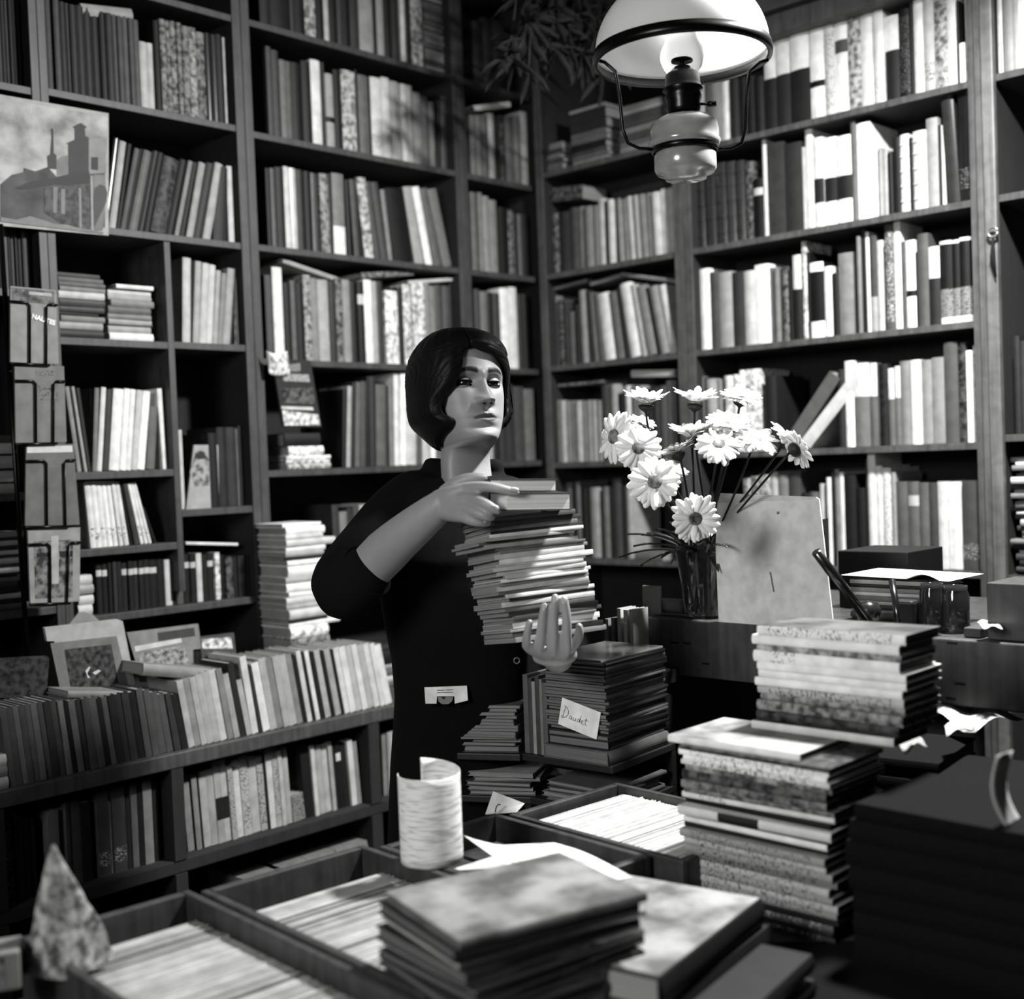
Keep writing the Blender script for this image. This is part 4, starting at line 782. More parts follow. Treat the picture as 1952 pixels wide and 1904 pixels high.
# pale folder standing on the desk front
o = printed('cardboard_sheet', 'large pale cardboard sheet standing on the desk front, beside the vase', 'cardboard', planeX(DX+.004), [
    ('fold_flap', [(1374, 940), (1556, 947), (1558, 952), (1368, 958)], mat(7.6)), ('pencil_mark', [(1467, 1090), (1470, 1090), (1477, 1128), (1474, 1128)], mat(4.5)), ('stain', [(1481, 975), (1486, 975), (1486, 980), (1481, 980)], mat(4.5))],
    ([(1375, 941), (1556, 948), (1561, 952), (1589, 1197), (1370, 1189), (1364, 1040), (1368, 957)], mat(8, 'plain', .9)), .004)
make_book(T(DX+.13, 1.30, ZD+.0005) @ RZ(-PI/2+.2), .03, .19, .1, 1, '', 'dark upright book behind the cardboard sheet', 'things on the desk')
def desk_box(name, label, cat, x, y, w_, d, h, m, z=ZD+.0005, r=0, bev=.002):
    b = MB(); b.box(0, w_, 0, d, 0, h); o = bevel(b.build(name, m, M=T(x, y, z) @ RZ(-PI/2+r)), bev); return tag(o, label, cat)
# papers pile, flat black case, jars, brushes
def yz(px, py, X): p = onX(px, py, X); return p.y, p.z
XP = DX+.12; ya, _ = yz(1622, 1150, XP); yb, zt = yz(1768, 1106, XP)
zp = pile('paper pile on the desk', T(XP, ya, ZD+.0005) @ RZ(-PI/2), '9:1 12:4 8:6 10:2 9:6 11:4 7:7 10:5 8:2 9:6 4:1', H=yz(1700, 1104, XP)[1]-ZD, h=ya-yb, d=.15, yawj=2, shift=.004)
XC = DX+.3; yc, zc_ = yz(1597, 1050, XC); yd, _ = yz(1730, 1050, XC)
desk_box('storage_case', 'flat black case standing behind the paper pile', 'case', XC, yc, yc-yd, .16, zc_-ZD, mat(.3))
b = MB(); g = []
for i in range(9):
    v = i/8; r_ = []
    for k in range(25):
        u = k/24; y = ya+.012-(ya-yb+.058)*u; curl = .010*math.sin(min(1, max(0, (u-.62)/.3))*PI) if v < .5 else .003*math.sin(u*3)
        r_.append(Vector((XP-.012+.15*v, y, ZD+zp+.006+curl*(1-v)-.004*u)))
    g.append(r_)
b.grid(g); o = b.build('white_sheet', mat(9, 'plain', .85), None, True); tag(o, 'bright white sheet curling over the paper pile on the desk', 'paper'); md = o.modifiers.new('s', 'SOLIDIFY'); md.thickness = .001
def jar(x, y, r, h, label):
    t = thing('glass_jar', label, 'jar', T(x, y, ZD)); b = MB()
    b.lathe([(0, .001), (r*.95, .001), (r, .006), (r, h*.8), (r*.86, h*.9), (r*.88, h), (r*.8, h), (r*.78, h*.9), (r*.9, h*.78), (r*.9, .01), (0, .01)], 32, 0, (x, y, ZD)); b.build('glass', gm, t, True); return t
jar(DX+.07, yz(1778, 1190, DX+.07)[0], .022, yz(1778, 1112, DX+.07)[1]-ZD, 'dark glass jar on the desk, left of the pair'); jar(DX+.085, yz(1818, 1190, DX+.085)[0]-.004, .024, yz(1818, 1116, DX+.085)[1]-ZD, 'dark ribbed glass jar on the desk, right of the pair')
def stick(p0, p1, r, label, head=None):
    t = thing('brush' if head else 'rod', label, 'brush' if head else 'rod', T(p0)); b = MB(); b.tube([p0, p0.lerp(p1, .5), p1], [r*.8, r, r], 10); b.build('handle', mat(.5, 'gloss'), t, True)
    if head: b = MB(); b.tube([p1, p1.lerp(p0, -.12), p1.lerp(p0, -.2)], [r*1.3, r*1.5, r*.9], 12); b.build('bristles', mat(1.5), t, True)
    return t
stick(dep(1672, 1205, 2.1), dep(1556, 1052, 2.04), .0085, 'thick black ruler-like rod leaning left over the desk')
stick(dep(1716, 1203, 2.12), dep(1700, 1105, 2.16), .006, 'thin black rod leaning between the papers and jars')
cpb = T(onX(1690, 1160, DX+.05)); t = thing('desk_clamp', 'round dark clip with a knob before the paper pile', 'clip', cpb)
b = MB(); c = onX(1655, 1165, DX+.04); b.lathe([(0, -.02), (.018, -.016), (.024, 0), (.018, .016), (0, .02)], 20, 0, c); b.build('round_body', mat(1.2, 'gloss'), t, True)
b = MB(); c2 = onX(1725, 1165, DX+.05); b.box(c2.x-.01, c2.x+.02, c2.y-.02, c2.y+.02, ZD+.001, c2.z+.02); bevel(b.build('dark_block', mat(1.4), t), .006)
desk_box('wooden_box', 'worn wooden box on the desk at the right edge', 'box', DX+.02, yz(1881, 1160, DX+.02)[0], .12, .12, yz(1900, 1112, DX+.02)[1]-ZD, mat(2.6, 'wood', .4))
desk_box('small_box', 'low white-topped box left of the worn wooden box', 'box', DX+.03, yz(1836, 1190, DX+.03)[0], .03, .05, .016, mat(3))
sheet('paper_scrap', 'small crumpled white paper beside the worn wooden box', 'paper', ((1862, 1192), (1895, 1186), (1912, 1200), (1880, 1204)), ZD+.024, mat(8), .004)
desk_box('card_stand', 'small pale leaning card on the left end of the desk', 'card', DX+.03, 1.615, .045, .006, .06, mat(6), r=.1)
b = MB(); b.tube([(DX+.06, 1.60, ZD+.0165), (DX+.06, 1.53, ZD+.0165)], .016, 16); o = b.build('cloth_roll', mat(6, 'cloth'), None, True); tag(o, 'small pale cloth roll between the leaning card and the vase', 'cloth')
# white slips standing behind the magazine pile
for i, (x, wd, y0_, tn) in enumerate(((1152, 8, 1180, 5), (1164, 10, 1178, 4), (1176, 9, 1160, 7), (1188, 9, 1163, 8), (1199, 9, 1162, 7))):
    p = onX(x, 1235, 1.98); q = onX(x, y0_, 1.98)
    make_book(T(p.x, p.y, 1.0) @ RZ(-PI/2), .009, q.z-1.0, .055, tn, 'p', '%s slim booklet from the left in the upright bundle behind the magazine pile' % ordn(i+1), 'slim booklets behind the magazine pile')
b = MB(); b.box(1.965, 2.04, 1.50, 1.66, .975, .9995); o = b.build('ledge', DARK); tag(o, 'narrow black ledge carrying the bundle of slim booklets', 'ledge')
b = MB(); b.box(1.97, 2.035, 1.51, 1.53, 0, .9745); b.build('ledge_post', DARK, o)
# ---------------------------------------------------------------- hanging lamp
LD = 2.2; lc = dep(1300, 116, LD); LR = .155
lt = thing('hanging_lamp', 'white glass-shaded oil lamp hanging at the upper right', 'lamp', T(lc))
om, nt, bs = nodes('opal_glass'); bs.inputs['Base Color'].default_value = (.68, .68, .67, 1); bs.inputs['Roughness'].default_value = .12; bs.inputs['Transmission Weight'].default_value = .0
tr = nt.nodes.new('ShaderNodeBsdfTranslucent'); tr.inputs[0].default_value = (.85, .85, .85, 1); mx = nt.nodes.new('ShaderNodeMixShader'); mx.inputs[0].default_value = .42
nt.links.new(bs.outputs[0], mx.inputs[1]); nt.links.new(tr.outputs[0], mx.inputs[2]); nt.links.new(mx.outputs[0], nt.nodes['Material Output'].inputs[0])
b = MB(); pr = []
for i in range(25):
    a = i/24*math.radians(82); pr.append((LR*math.cos(a)**.92*.985, .012+LR*.86*math.sin(a)))
b.lathe(pr, 64, 0, lc); o = b.build('glass_shade', om, lt, True); md = o.modifiers.new('s', 'SOLIDIFY'); md.thickness = .003
b = MB(); b.lathe([(LR*.955, .0), (LR*1.01, -.001), (LR*1.02, .008), (LR*1.0, .02), (LR*.97, .02), (LR*.955, .0)], 64, 0, lc); b.build('shade_rim', mat(.4, 'metal'), lt, True)
B_ = mat(.5, 'metal'); ax = lc-Vector((0, 0, 0))
def lz(y): return dep(1290, y, LD).z-lc.z
b = MB(); b.lathe([(.0, lz(112)), (.016, lz(113)), (.016, lz(116)), (.004, lz(117)), (.004, lz(124)), (.012, lz(126)), (.024, lz(138)), (.03, lz(143)), (.031, lz(160)), (.033, lz(166)), (.036, lz(172)), (.030, lz(176)), (.033, lz(186)), (.029, lz(196)), (.03, lz(208)), (.028, lz(216)), (.0, lz(217))], 40, 0, lc); b.build('burner', B_, lt, True)
b = MB(); b.tube([lc+RT*.028+Vector((0, 0, lz(198))), lc+RT*.052-_f*.0+Vector((0, 0, lz(198)))], .0025, 8); b.tube([lc+RT*.05+Vector((0, 0, lz(194))), lc+RT*.05+Vector((0, 0, lz(202)))], .008, 12); b.build('wick_knob', B_, lt, True)
fm = mat(5.6, 'gloss', .2)
b = MB(); b.lathe([(.03, lz(222)), (.046, lz(225)), (.058, lz(236)), (.0605, lz(250)), (.0605, lz(266)), (.063, lz(270)), (.061, lz(277)), (.058, lz(280)), (.0, lz(281))], 48, 0, lc); b.build('oil_font', fm, lt, True)
b = MB(); b.lathe([(.056, lz(278)), (.0585, lz(280)), (.0585, lz(288)), (.056, lz(290))], 48, 0, lc); b.build('font_band', B_, lt, True)
b = MB(); b.lathe([(.04, lz(288)), (.052, lz(290)), (.0545, lz(296)), (.0545, lz(322)), (.050, lz(330)), (.038, lz(333)), (.036, lz(341)), (.0, lz(343))], 48, 0, lc); b.build('lower_font', fm, lt, True)
b = MB(); b.lathe([(.026, lz(139)), (.034, lz(128)), (.0385, lz(112)), (.0375, lz(95)), (.030, lz(80)), (.024, lz(60)), (.023, lz(10))], 40, 0, lc)
cg, nt, bs = nodes('clear_chimney'); bs.inputs['Transmission Weight'].default_value = 1; bs.inputs['Roughness'].default_value = .03; bs.inputs['IOR'].default_value = 1.2
b.build('glass_chimney', cg, lt, True)
for sx in (-1, 1):
    pts = [lc+RT*(sx*LR*.98)+Vector((0, 0, .002)), lc+RT*(sx*LR*.88)+Vector((0, 0, -.002)), lc+RT*(sx*.118)+Vector((0, 0, -.018)), lc+RT*(sx*.112)+Vector((0, 0, -.06)), lc+RT*(sx*.108)+Vector((0, 0, -.12)), lc+RT*(sx*.1)+Vector((0, 0, lz(272))), lc+RT*(sx*.08)+Vector((0, 0, lz(282))), lc+RT*(sx*.057)+Vector((0, 0, lz(284)))]
    b = MB(); b.tube(pts, .0032, 8); b.build('side_arm', B_, lt, True)
b = MB(); b.tube([lc+Vector((0, 0, LR*.86)), lc+Vector((0, 0, 3.2-lc.z))], .004, 8); b.build('suspension_rod', B_, lt, True)
b = MB(); b.lathe([(.0, .148), (.03, .14), (.034, .134), (0, .128)], 24, 0, lc); b.build('shade_cap', B_, lt, True)
# ---------------------------------------------------------------- the woman
HS = 1.0
right = Vector((.69, -.724, 0)).normalized()
toward = Vector((-.724, -.69, 0)).normalized()
psi = math.radians(31)
fwd = (toward*math.cos(psi)+right*math.sin(psi)).normalized()
pit = math.radians(9)
F3 = (fwd*math.cos(pit)+Vector((0, 0, math.sin(pit)))).normalized()
X3 = (Vector((0, 0, 1)).cross(fwd)).normalized()          # her left = image right
if X3.dot(right) < 0: X3 = -X3
Z3 = X3.cross(F3); Z3 = Z3 if Z3.z > 0 else -Z3
_rl = math.radians(-2); X3, Z3 = X3*math.cos(_rl)+Z3*math.sin(_rl), Z3*math.cos(_rl)-X3*math.sin(_rl)
HC = dep(919, 726, 2.36)-F3*.083
def hp(x, y, z):
    if z > .05: z = .05+(z-.05)*.88
    return HC+X3*(x*HS)+F3*(y*HS)+Z3*(z*HS)
def interp(tab, z):
    n = len(tab)
    if z >= tab[0][0]: return tab[0][1]
    for i in range(n-1):
        (z0, v0), (z1, v1) = tab[i], tab[i+1]
        if z >= z1:
            h = z1-z0; u = (z-z0)/h
            def sl(k):
                if k <= 0 or k >= n-1: k0, k1 = max(0, k-1), min(n-1, k+1); return (tab[k1][1]-tab[k0][1])/(tab[k1][0]-tab[k0][0])
                a = (tab[k][1]-tab[k-1][1])/(tab[k][0]-tab[k-1][0]); b = (tab[k+1][1]-tab[k][1])/(tab[k+1][0]-tab[k][0])
                return 0 if a*b <= 0 else 2*a*b/(a+b)
            m0, m1 = sl(i)*h, sl(i+1)*h
            return (2*u**3-3*u*u+1)*v0+(u**3-2*u*u+u)*m0+(-2*u**3+3*u*u)*v1+(u**3-u*u)*m1
    return tab[-1][1]
FT = [(.12, .0), (.116, .022), (.108, .04), (.09, .061), (.07, .075), (.05, .083), (.03, .087), (.015, .088), (0, .083), (-.02, .083), (-.04, .085), (-.06, .087), (-.08, .086), (-.095, .087), (-.105, .086), (-.112, .079), (-.117, .062), (-.121, .04), (-.13, .026), (-.15, .020), (-.2, .022), (-.3, .03)]
BT = [(.12, .0), (.116, .03), (.108, .052), (.09, .078), (.06, .095), (.03, .1), (0, .098), (-.03, .09), (-.06, .078), (-.09, .066), (-.12, .062), (-.2, .064), (-.3, .075)]
WT = [(.12, .0), (.116, .026), (.108, .042), (.09, .058), (.07, .068), (.05, .073), (.03, .075), (0, .0745), (-.02, .0735), (-.04, .071), (-.06, .0675), (-.08, .0615), (-.095, .0545), (-.105, .048), (-.113, .043), (-.119, .044), (-.13, .047), (-.2, .05), (-.3, .06)]
G = lambda d, s: math.exp(-.5*(d/s)**2)
def face_dy(x, z):
    ax = abs(x); d = 0
    d -= .0115*G(ax-.031, .0135)*G(z-.000, .0095)                 # eye sockets
    d -= .004*G(ax-.016, .006)*G(z+.002, .012)
    d += .0038*G(ax-.026, .018)*G(z-.020, .0065)                  # brow ridge
    if z < .022:                                                  # nose
        u = min(1, max(0, (.016-z)/.056)); hgt = .0065+.0205*u**1.1; wd = .0060+.0036*u
        fall = 1/(1+math.exp((-.0455-z)/.0016)) if z < -.03 else 1
        top = 1/(1+math.exp(-(.018-z)/.004))
        d += hgt*G(x, wd)*fall*top
        d += .0095*G(ax-.0135, .0048)*G(z+.0385, .0062)*fall
        d += .003*G(x, .009)*G(z+.041, .006)*fall
    d += .0045*G(ax-.047, .016)*G(z+.022, .016)                   # cheekbones
    d += .0065*G(x, .016)*G(z+.0645, .0055)                       # upper lip
    d += .0022*G(ax-.006, .0035)*G(z+.063, .003)
    d += .0070*G(x, .015)*G(z+.0775, .0055)                       # lower lip
    d -= .0050*G(x, .014)*G(z+.0710, .0017)                       # mouth line
    d -= .0022*G(x, .003)*G(z+.054, .005)                         # philtrum
    d -= .004*G(x, .020)*G(z+.089, .004)
    d += .006*G(x, .017)*G(z+.104, .008)                          # chin
    return d
def head_ring(z, off=0, seg=320, feat=True):
    F, B, W = interp(FT, z)+off, interp(BT, z)+off, interp(WT, z)+off; r = []
    for k in range(seg):
        a = 2*PI*k/seg; c, s = math.cos(a), math.sin(a)             # s>0 = front
        e = .86 if s > 0 else .95
        x = W*math.copysign(abs(c)**e, c); y = (F if s > 0 else B)*math.copysign(abs(s)**e, s)
        if feat and s > .05: y += face_dy(x, z)*min(1, (s-.05)/.35)
        r.append((x, y, z))
    return r
zs = [.1199, .119, .117, .114, .110, .104, .097, .09, .082, .074, .066]
z = .06
while z > -.124: zs.append(z); z -= .00125
zs += [-.127, -.132, -.14, -.15, -.165, -.18, -.2, -.22, -.24]
rows = [head_ring(z) for z in zs]
SKIN = mat(5.6, 'skin', .5); LIP = mat(3.2, 'skin', .38); BROW = mat(.5, 'cloth', .8)
for m_, v in ((SKIN, .25), (LIP, .15)):
    for n_ in m_.node_tree.nodes:
        if n_.type == 'VALTORGB': n_.color_ramp.elements[0].color = (v*.94,)*3+(1,); n_.color_ramp.elements[1].color = (v,)*3+(1,)
        if n_.type == 'BSDF_PRINCIPLED': n_.inputs['Subsurface Weight'].default_value = .08; n_.inputs['Subsurface Radius'].default_value = (.01, .01, .01)
hb = MB(); n0 = len(rows[0])
def sst(a, b, x): u = max(0, min(1, (x-a)/(b-a))); return u*u*(3-2*u)
def pigment(x, y, z):
    if y < .03: return 0, 0
    ax = abs(x); lw = .0268; lip = brow = 0
    if ax < lw:
        up = -.0710+.0088*(1-(ax/lw)**1.6)-.0014*G(x, .003); lo = -.0712-.0088*(1-(ax/lw)**1.9)
        lip = sst(-.0006, .0009, min(up-z, z-lo))
    if .008 < ax < .056:
        u = (ax-.010)/.044; zb_ = .0165+.0075*math.sin(PI*min(1, max(0, u*.78+.12)))-.004*u; th = .0044*(1-max(0, min(1, u)))**.5+.0004
        brow = sst(-.0022, .0006, th-abs(z-zb_))*sst(.008, .013, ax)*sst(.056, .046, ax)
    return lip, brow
V = [hp(*p) for r in rows for p in r]; hb.v = V; K = n0
for i in range(len(rows)-1):
    for j in range(K):
        k = (j+1) % K; hb.f.append((i*K+j, i*K+k, (i+1)*K+k, (i+1)*K+j)); hb.m.append(0)
PIG = [pigment(*p) for r in rows for p in r]
# --- arms, hands, torso core and legs, fused by voxel remesh
def chain(b, pts, rad, seg=14, flat=1.0):
    P = [Vector(p) for p in pts]; pp, rr_ = [P[0]], [rad[0]]
    for i in range(len(P)-1):
        a, c = P[max(i-1, 0)], P[min(i+2, len(P)-1)]
        for s in (1/3, 2/3, 1):
            t = s; p0, p1 = P[i], P[i+1]; m0, m1 = (p1-a)*.5, (c-p0)*.5
            pp.append((2*t**3-3*t*t+1)*p0+(t**3-2*t*t+t)*m0+(-2*t**3+3*t*t)*p1+(t**3-t*t)*m1); rr_.append(rad[i]+(rad[i+1]-rad[i])*s)
    d0, d1 = (pp[0]-pp[1]).normalized(), (pp[-1]-pp[-2]).normalized()
    pre = [(pp[0]+d0*rr_[0]*k, rr_[0]*math.sqrt(max(.02, 1-k*k))) for k in (.95, .7, .4)]; post = [(pp[-1]+d1*rr_[-1]*k, rr_[-1]*math.sqrt(max(.02, 1-k*k))) for k in (.4, .7, .95)]
    b.tube([p for p, _ in pre]+pp+[p for p, _ in post], [r for _, r in pre]+rr_+[r for _, r in post], seg, 0, flat)
def remeshed(b, voxel, smooth=4):
    o = b.build('tmp', SKIN); fixn(o); md = o.modifiers.new('r', 'REMESH'); md.mode = 'VOXEL'; md.voxel_size = voxel; md = o.modifiers.new('s', 'SMOOTH'); md.factor = .5; md.iterations = smooth
    bpy.context.view_layer.update(); me = bpy.data.meshes.new_from_object(o.evaluated_get(bpy.context.evaluated_depsgraph_get())); bpy.data.objects.remove(o); return me
TD = 2.45
hand = MB()
d = dep
ELB, WRI = d(668, 1118, 2.27), d(842, 962, 2.14)
chain(hand, [d(765, 965, 2.44), d(705, 1045, 2.37), ELB, d(735, 1052, 2.22), d(790, 1004, 2.175), WRI], [.04, .040, .040, .0415, .035, .0265], 28)
# right hand (image left): back of the hand, thumb on top, fingers along the side of the held books
for k, (kp, dd, r_) in enumerate((((890, 931), 2.10, .0115), ((897, 950), 2.085, .0115), ((893, 969), 2.08, .011), ((882, 985), 2.085, .010))):
    chain(hand, [d(838, 952+6*k, 2.14), d(862, 942+12*k, 2.115), d(*kp, dd)], [.018, .0155, r_])
chain(hand, [d(846, 966, 2.15), d(866, 962, 2.12), d(885, 960, 2.10)], [.024, .021, .015])
chain(hand, [d(890, 931, 2.10), d(918, 928, 2.075), d(945, 930, 2.06), d(972, 936, 2.055), d(984, 938, 2.055)], [.0115, .0098, .0088, .0078, .0062])
chain(hand, [d(897, 950, 2.085), d(918, 956, 2.06), d(936, 966, 2.05), d(948, 973, 2.05)], [.0115, .0102, .009, .0072])
chain(hand, [d(893, 969, 2.08), d(912, 978, 2.06), d(926, 984, 2.055), d(936, 986, 2.06)], [.011, .0098, .0085, .007])
chain(hand, [d(882, 985, 2.085), d(902, 993, 2.07), d(918, 996, 2.07), d(930, 996, 2.08)], [.010, .0088, .0078, .0066])
chain(hand, [d(852, 940, 2.15), d(868, 924, 2.14), d(888, 914, 2.13), d(908, 911, 2.125), d(922, 911, 2.125)], [.017, .0135, .011, .0095, .0075])
# left arm and hand under the held pile
LP = d(1052, 1240, 2.07)
chain(hand, [d(985, 975, 2.46), d(1015, 1080, 2.44), d(1045, 1190, 2.36), d(1062, 1246, 2.24), d(1062, 1252, 2.12)], [.04, .04, .038, .03, .024])
for bx, q, rr_ in (((1028, 1240), [(1031, 1212), (1034, 1182), (1037, 1156)], (.0096, .0086, .0076, .0062)), ((1053, 1242), [(1055, 1208), (1056, 1170), (1058, 1138)], (.0098, .0088, .0077, .0063)),
                   ((1078, 1242), [(1080, 1208), (1080, 1172), (1076, 1142)], (.0096, .0086, .0076, .0062)), ((1008, 1236), [(1004, 1218), (1006, 1202), (1010, 1186)], (.0080, .0074, .0066, .0056))):
    chain(hand, [d(1055, 1250, 2.10), d(*bx, 2.045)]+[d(*p, D_) for p, D_ in zip(q, (2.018, 2.008, 2.004))], [.016]+list(rr_))
chain(hand, [d(1070, 1248, 2.12), d(1096, 1226, 2.06), d(1104, 1208, 2.045), d(1104, 1194, 2.04)], [.014, .009, .0078, .0065])
chain(hand, [d(1030, 1250, 2.085), d(1060, 1254, 2.08), d(1085, 1248, 2.085)], [.014, .017, .014])
# neck base, trunk core, legs (mostly hidden by clothes and table)
def ring(cx, hw, y, D, dz, seg=24, e=.9):
    c = d(cx, y, D); w_ = hw*D/FPX; return c, w_
core = MB()
def trunk(b, tab, grow=0.0, seg=40):
    rows = []
    for (l, r_, y, D, dp) in tab:
        c = d((l+r_)/2, y, D); w_ = (r_-l)/2*D/FPX+grow; dp += grow; rows.append([c+right*(w_*math.copysign(abs(math.cos(a))**.85, math.cos(a)))+toward*(dp*math.copysign(abs(math.sin(a))**.9, math.sin(a))) for a in [2*PI*k/seg for k in range(seg)]])
    b.grid(rows, 0, True, True)
TR = [(846, 922, 893, 2.45, .035), (822, 950, 908, 2.455, .05), (775, 995, 925, 2.46, .078), (748, 1010, 955, 2.46, .095), (738, 1012, 1000, 2.46, .108), (730, 1010, 1060, 2.45, .122), (728, 1005, 1120, 2.45, .120), (740, 1006, 1190, 2.45, .105), (752, 1000, 1250, 2.47, .098), (758, 1006, 1320, 2.5, .105), (754, 1012, 1400, 2.54, .115), (750, 1016, 1500, 2.57, .122), (748, 1018, 1600, 2.58, .122)]
trunk(hand, [(l+8, r_-8, y, D, dp-.012) for l, r_, y, D, dp in TR[2:]])
hipc = d(884, 1600, 2.58)
for sx in (-1, 1):
    hx = hipc+right*(.07*sx); chain(hand, [hx, Vector((hx.x, hx.y, .5))+right*(.01*sx), Vector((hx.x, hx.y, .28)), Vector((hx.x, hx.y, .09)), Vector((hx.x, hx.y, .05))+toward*.03, Vector((hx.x, hx.y, .035))+toward*.13], [.075, .052, .045, .032, .03, .024])
me = remeshed(hand, .0026, 6)
base = len(hb.v); hb.v += [v.co.copy() for v in me.vertices]; hb.f += [tuple(base+i for i in p.vertices) for p in me.polygons]; hb.m += [0]*len(me.polygons)
wp = d(880, 1100, 2.45); 
woman = thing('person', 'woman with black bobbed hair in a dark blouse holding a tall magazine pile', 'person', T(wp.x, wp.y, 0))
body = hb.build('body', SKIN, woman, True)
at = body.data.color_attributes.new('pigment', 'FLOAT_COLOR', 'POINT')
at.data.foreach_set('color', [0, 0, 0, 1]*len(body.data.vertices))
for i, (l_, b_) in enumerate(PIG): at.data[i].color = (l_, b_, 0, 1)
nt = SKIN.node_tree; bs = nt.nodes['Principled BSDF']; src = bs.inputs['Base Color'].links[0].from_socket
an = nt.nodes.new('ShaderNodeAttribute'); an.attribute_name = 'pigment'; sx_ = nt.nodes.new('ShaderNodeSeparateColor'); nt.links.new(an.outputs['Color'], sx_.inputs[0])
for k, v in ((0, .085), (1, .008)):
    mx = nt.nodes.new('ShaderNodeMix'); mx.data_type = 'RGBA'; nt.links.new(sx_.outputs[k], mx.inputs[0]); nt.links.new(src, mx.inputs[6]); mx.inputs[7].default_value = (v, v, v, 1); src = mx.outputs[2]
nt.links.new(src, bs.inputs['Base Color'])
# eyes
EW = mat(6.5, 'gloss', .15); IR = mat(.6, 'gloss', .1); LASH = mat(.2, 'cloth', .6)
for sx in (-1, 1):
    cx, cy, cz = .031*sx, .0655, -.0008; er = .0122
    look = Vector((.12, 1, .02)).normalized()
    b = MB(); rows = []
    a1 = look.cross(Vector((0, 0, 1))).normalized(); a2 = look.cross(a1)
    for i in range(15):
        th = PI*i/14*.62; rows.append([hp(cx+er*(look.x*math.cos(th)+(a1.x*math.cos(p)+a2.x*math.sin(p))*math.sin(th)), cy+er*(look.y*math.cos(th)+(a1.y*math.cos(p)+a2.y*math.sin(p))*math.sin(th)), cz+er*(look.z*math.cos(th)+(a1.z*math.cos(p)+a2.z*math.sin(p))*math.sin(th))) for p in [2*PI*k/28 for k in range(28)]])
    for i in range(14): b.grid(rows[i:i+2], 1 if i < 7 else 0, True)
    b.build('eye', [EW, IR], body, True)
    def lid(z_in, z_out, z_mid, zfar, name, m_, R_, th=None):
        """spherical strip over the eyeball between lid line and far edge"""
        b = MB(); rows = [[], [], [], [], []]
        for k in range(25):
            u = -1+2*k/24; x = u*.0155; line = z_mid*(1-u*u)+(z_in if u*sx < 0 else z_out)*u*u
            for j in range(5):
                v = j/4; zz = line+(zfar-line)*v; yy = math.sqrt(max(.000004, R_*R_-min(R_*R_*.98, (x*.78)**2+zz*zz)))
                rows[j].append(hp(cx+x, cy+yy-.0035*abs(u)**3, cz+zz))
        b.grid(rows); o = b.build(name, m_, body, True); md = o.modifiers.new('s', 'SOLIDIFY'); md.thickness = .0008; return o
    lid(-.0015, .0005, .0022, .0115, 'upper_eyelid', SKIN, .0138)
    lid(-.0012, -.0005, -.0056, -.0105, 'lower_eyelid', SKIN, .0131)
    lid(-.0018, .0006, .0012, .0036, 'eyelashes', LASH, .0146)
    lid(-.0016, -.0008, -.0056, -.0066, 'eyelashes', LASH, .0137)
    b = MB(); b.grid([[hp(cx+sx*(.0005)+.004*math.cos(p)*s_, 0, 0) for p in (0, 1)] for s_ in (0, 1)]) if False else None
for sx in (-1, 1):
    nx_, nz_ = .0075*sx, -.0462
    yy = interp(FT, nz_+.002)+face_dy(nx_, nz_+.0022)
    b = MB(); rows = []
    for rr_, dz in ((1, 0), (.6, .0015), (.0, .002)):
        rows.append([hp(nx_+.0030*rr_*math.cos(2*PI*k/12), yy-.006+.0048*rr_*math.sin(2*PI*k/12), nz_-.0012+dz) for k in range(12)])
    b.grid(rows, 0, True); b.build('nostril', mat(.6), body, True)
# fingernails
NAIL = mat(7, 'gloss', .2)
for (x, y, D_, ax_, r_) in ((981, 933, 2.046, (1, -.15), .0062), (945, 967, 2.042, (1, -.5), .0060), (1058, 1141, 1.998, (0, 1), .006), (1075, 1145, 1.998, (-.1, 1), .0058), (1038, 1157, 1.998, (.1, 1), .0058)):
    c = d(x, y, D_); t_ = (RT*ax_[0]+UP*ax_[1]).normalized(); s_ = t_.cross(_f).normalized(); b = MB(); rows = []
    for i in range(7):
        u = -1+i/3; w_ = r_*.62*math.sqrt(max(.05, 1-(u*.9)**2)); rows.append([c+t_*(r_*1.1*u)+s_*(w_*v)+_f*(.0022*v*v) for v in (-1, -.5, 0, .5, 1)])
    b.grid(rows); o = b.build('fingernail', NAIL, body, True); md = o.modifiers.new('s', 'SOLIDIFY'); md.thickness = .0004
# hair: bob with a side-swept parting
AT = [(.070, -14), (.066, -19), (.06, -24), (.045, -26), (.03, -28), (.015, -31), (0, -36), (-.015, -46), (-.03, -56), (-.045, -60), (-.06, -60), (-.072, -54), (-.080, -58), (-.09, -76), (-.105, -96), (-.125, -118)]
BT_ = [(.070, -13), (.066, -8), (.06, 4), (.05, 20), (.04, 32), (.02, 48), (0, 60), (-.02, 67), (-.06, 70), (-.085, 74), (-.1, 92), (-.125, 118)]
OT = [(.13, .010), (.11, .014), (.08, .017), (.04, .018), (0, .020), (-.04, .024), (-.06, .024), (-.08, .018), (-.1, .01), (-.107, .004)]
hr = MB(); rows = []; zz = .1195; K = 120
def hair_pt(adeg, z, o_):
    F, B, W = interp(FT, z)+o_, interp(BT, z)+o_, interp(WT, z)+o_
    if z < -.02: W = max(interp(WT, z)*.9, .0745-(abs(z)-.02)*.08-max(0, abs(z)-.052)*.62)+o_; B = max(.055, .092-(abs(z)-.02)*.22-max(0, abs(z)-.06)*.45)+o_
    a = math.radians(adeg); s, c = math.sin(a), math.cos(a)
    return (W*math.copysign(abs(s)**.9, s), (F if c > 0 else B)*math.copysign(abs(c)**.9, c), z)
zl_ = []
while zz > -.107: zl_.append(zz); zz -= .0025 if zz > .08 else .0035
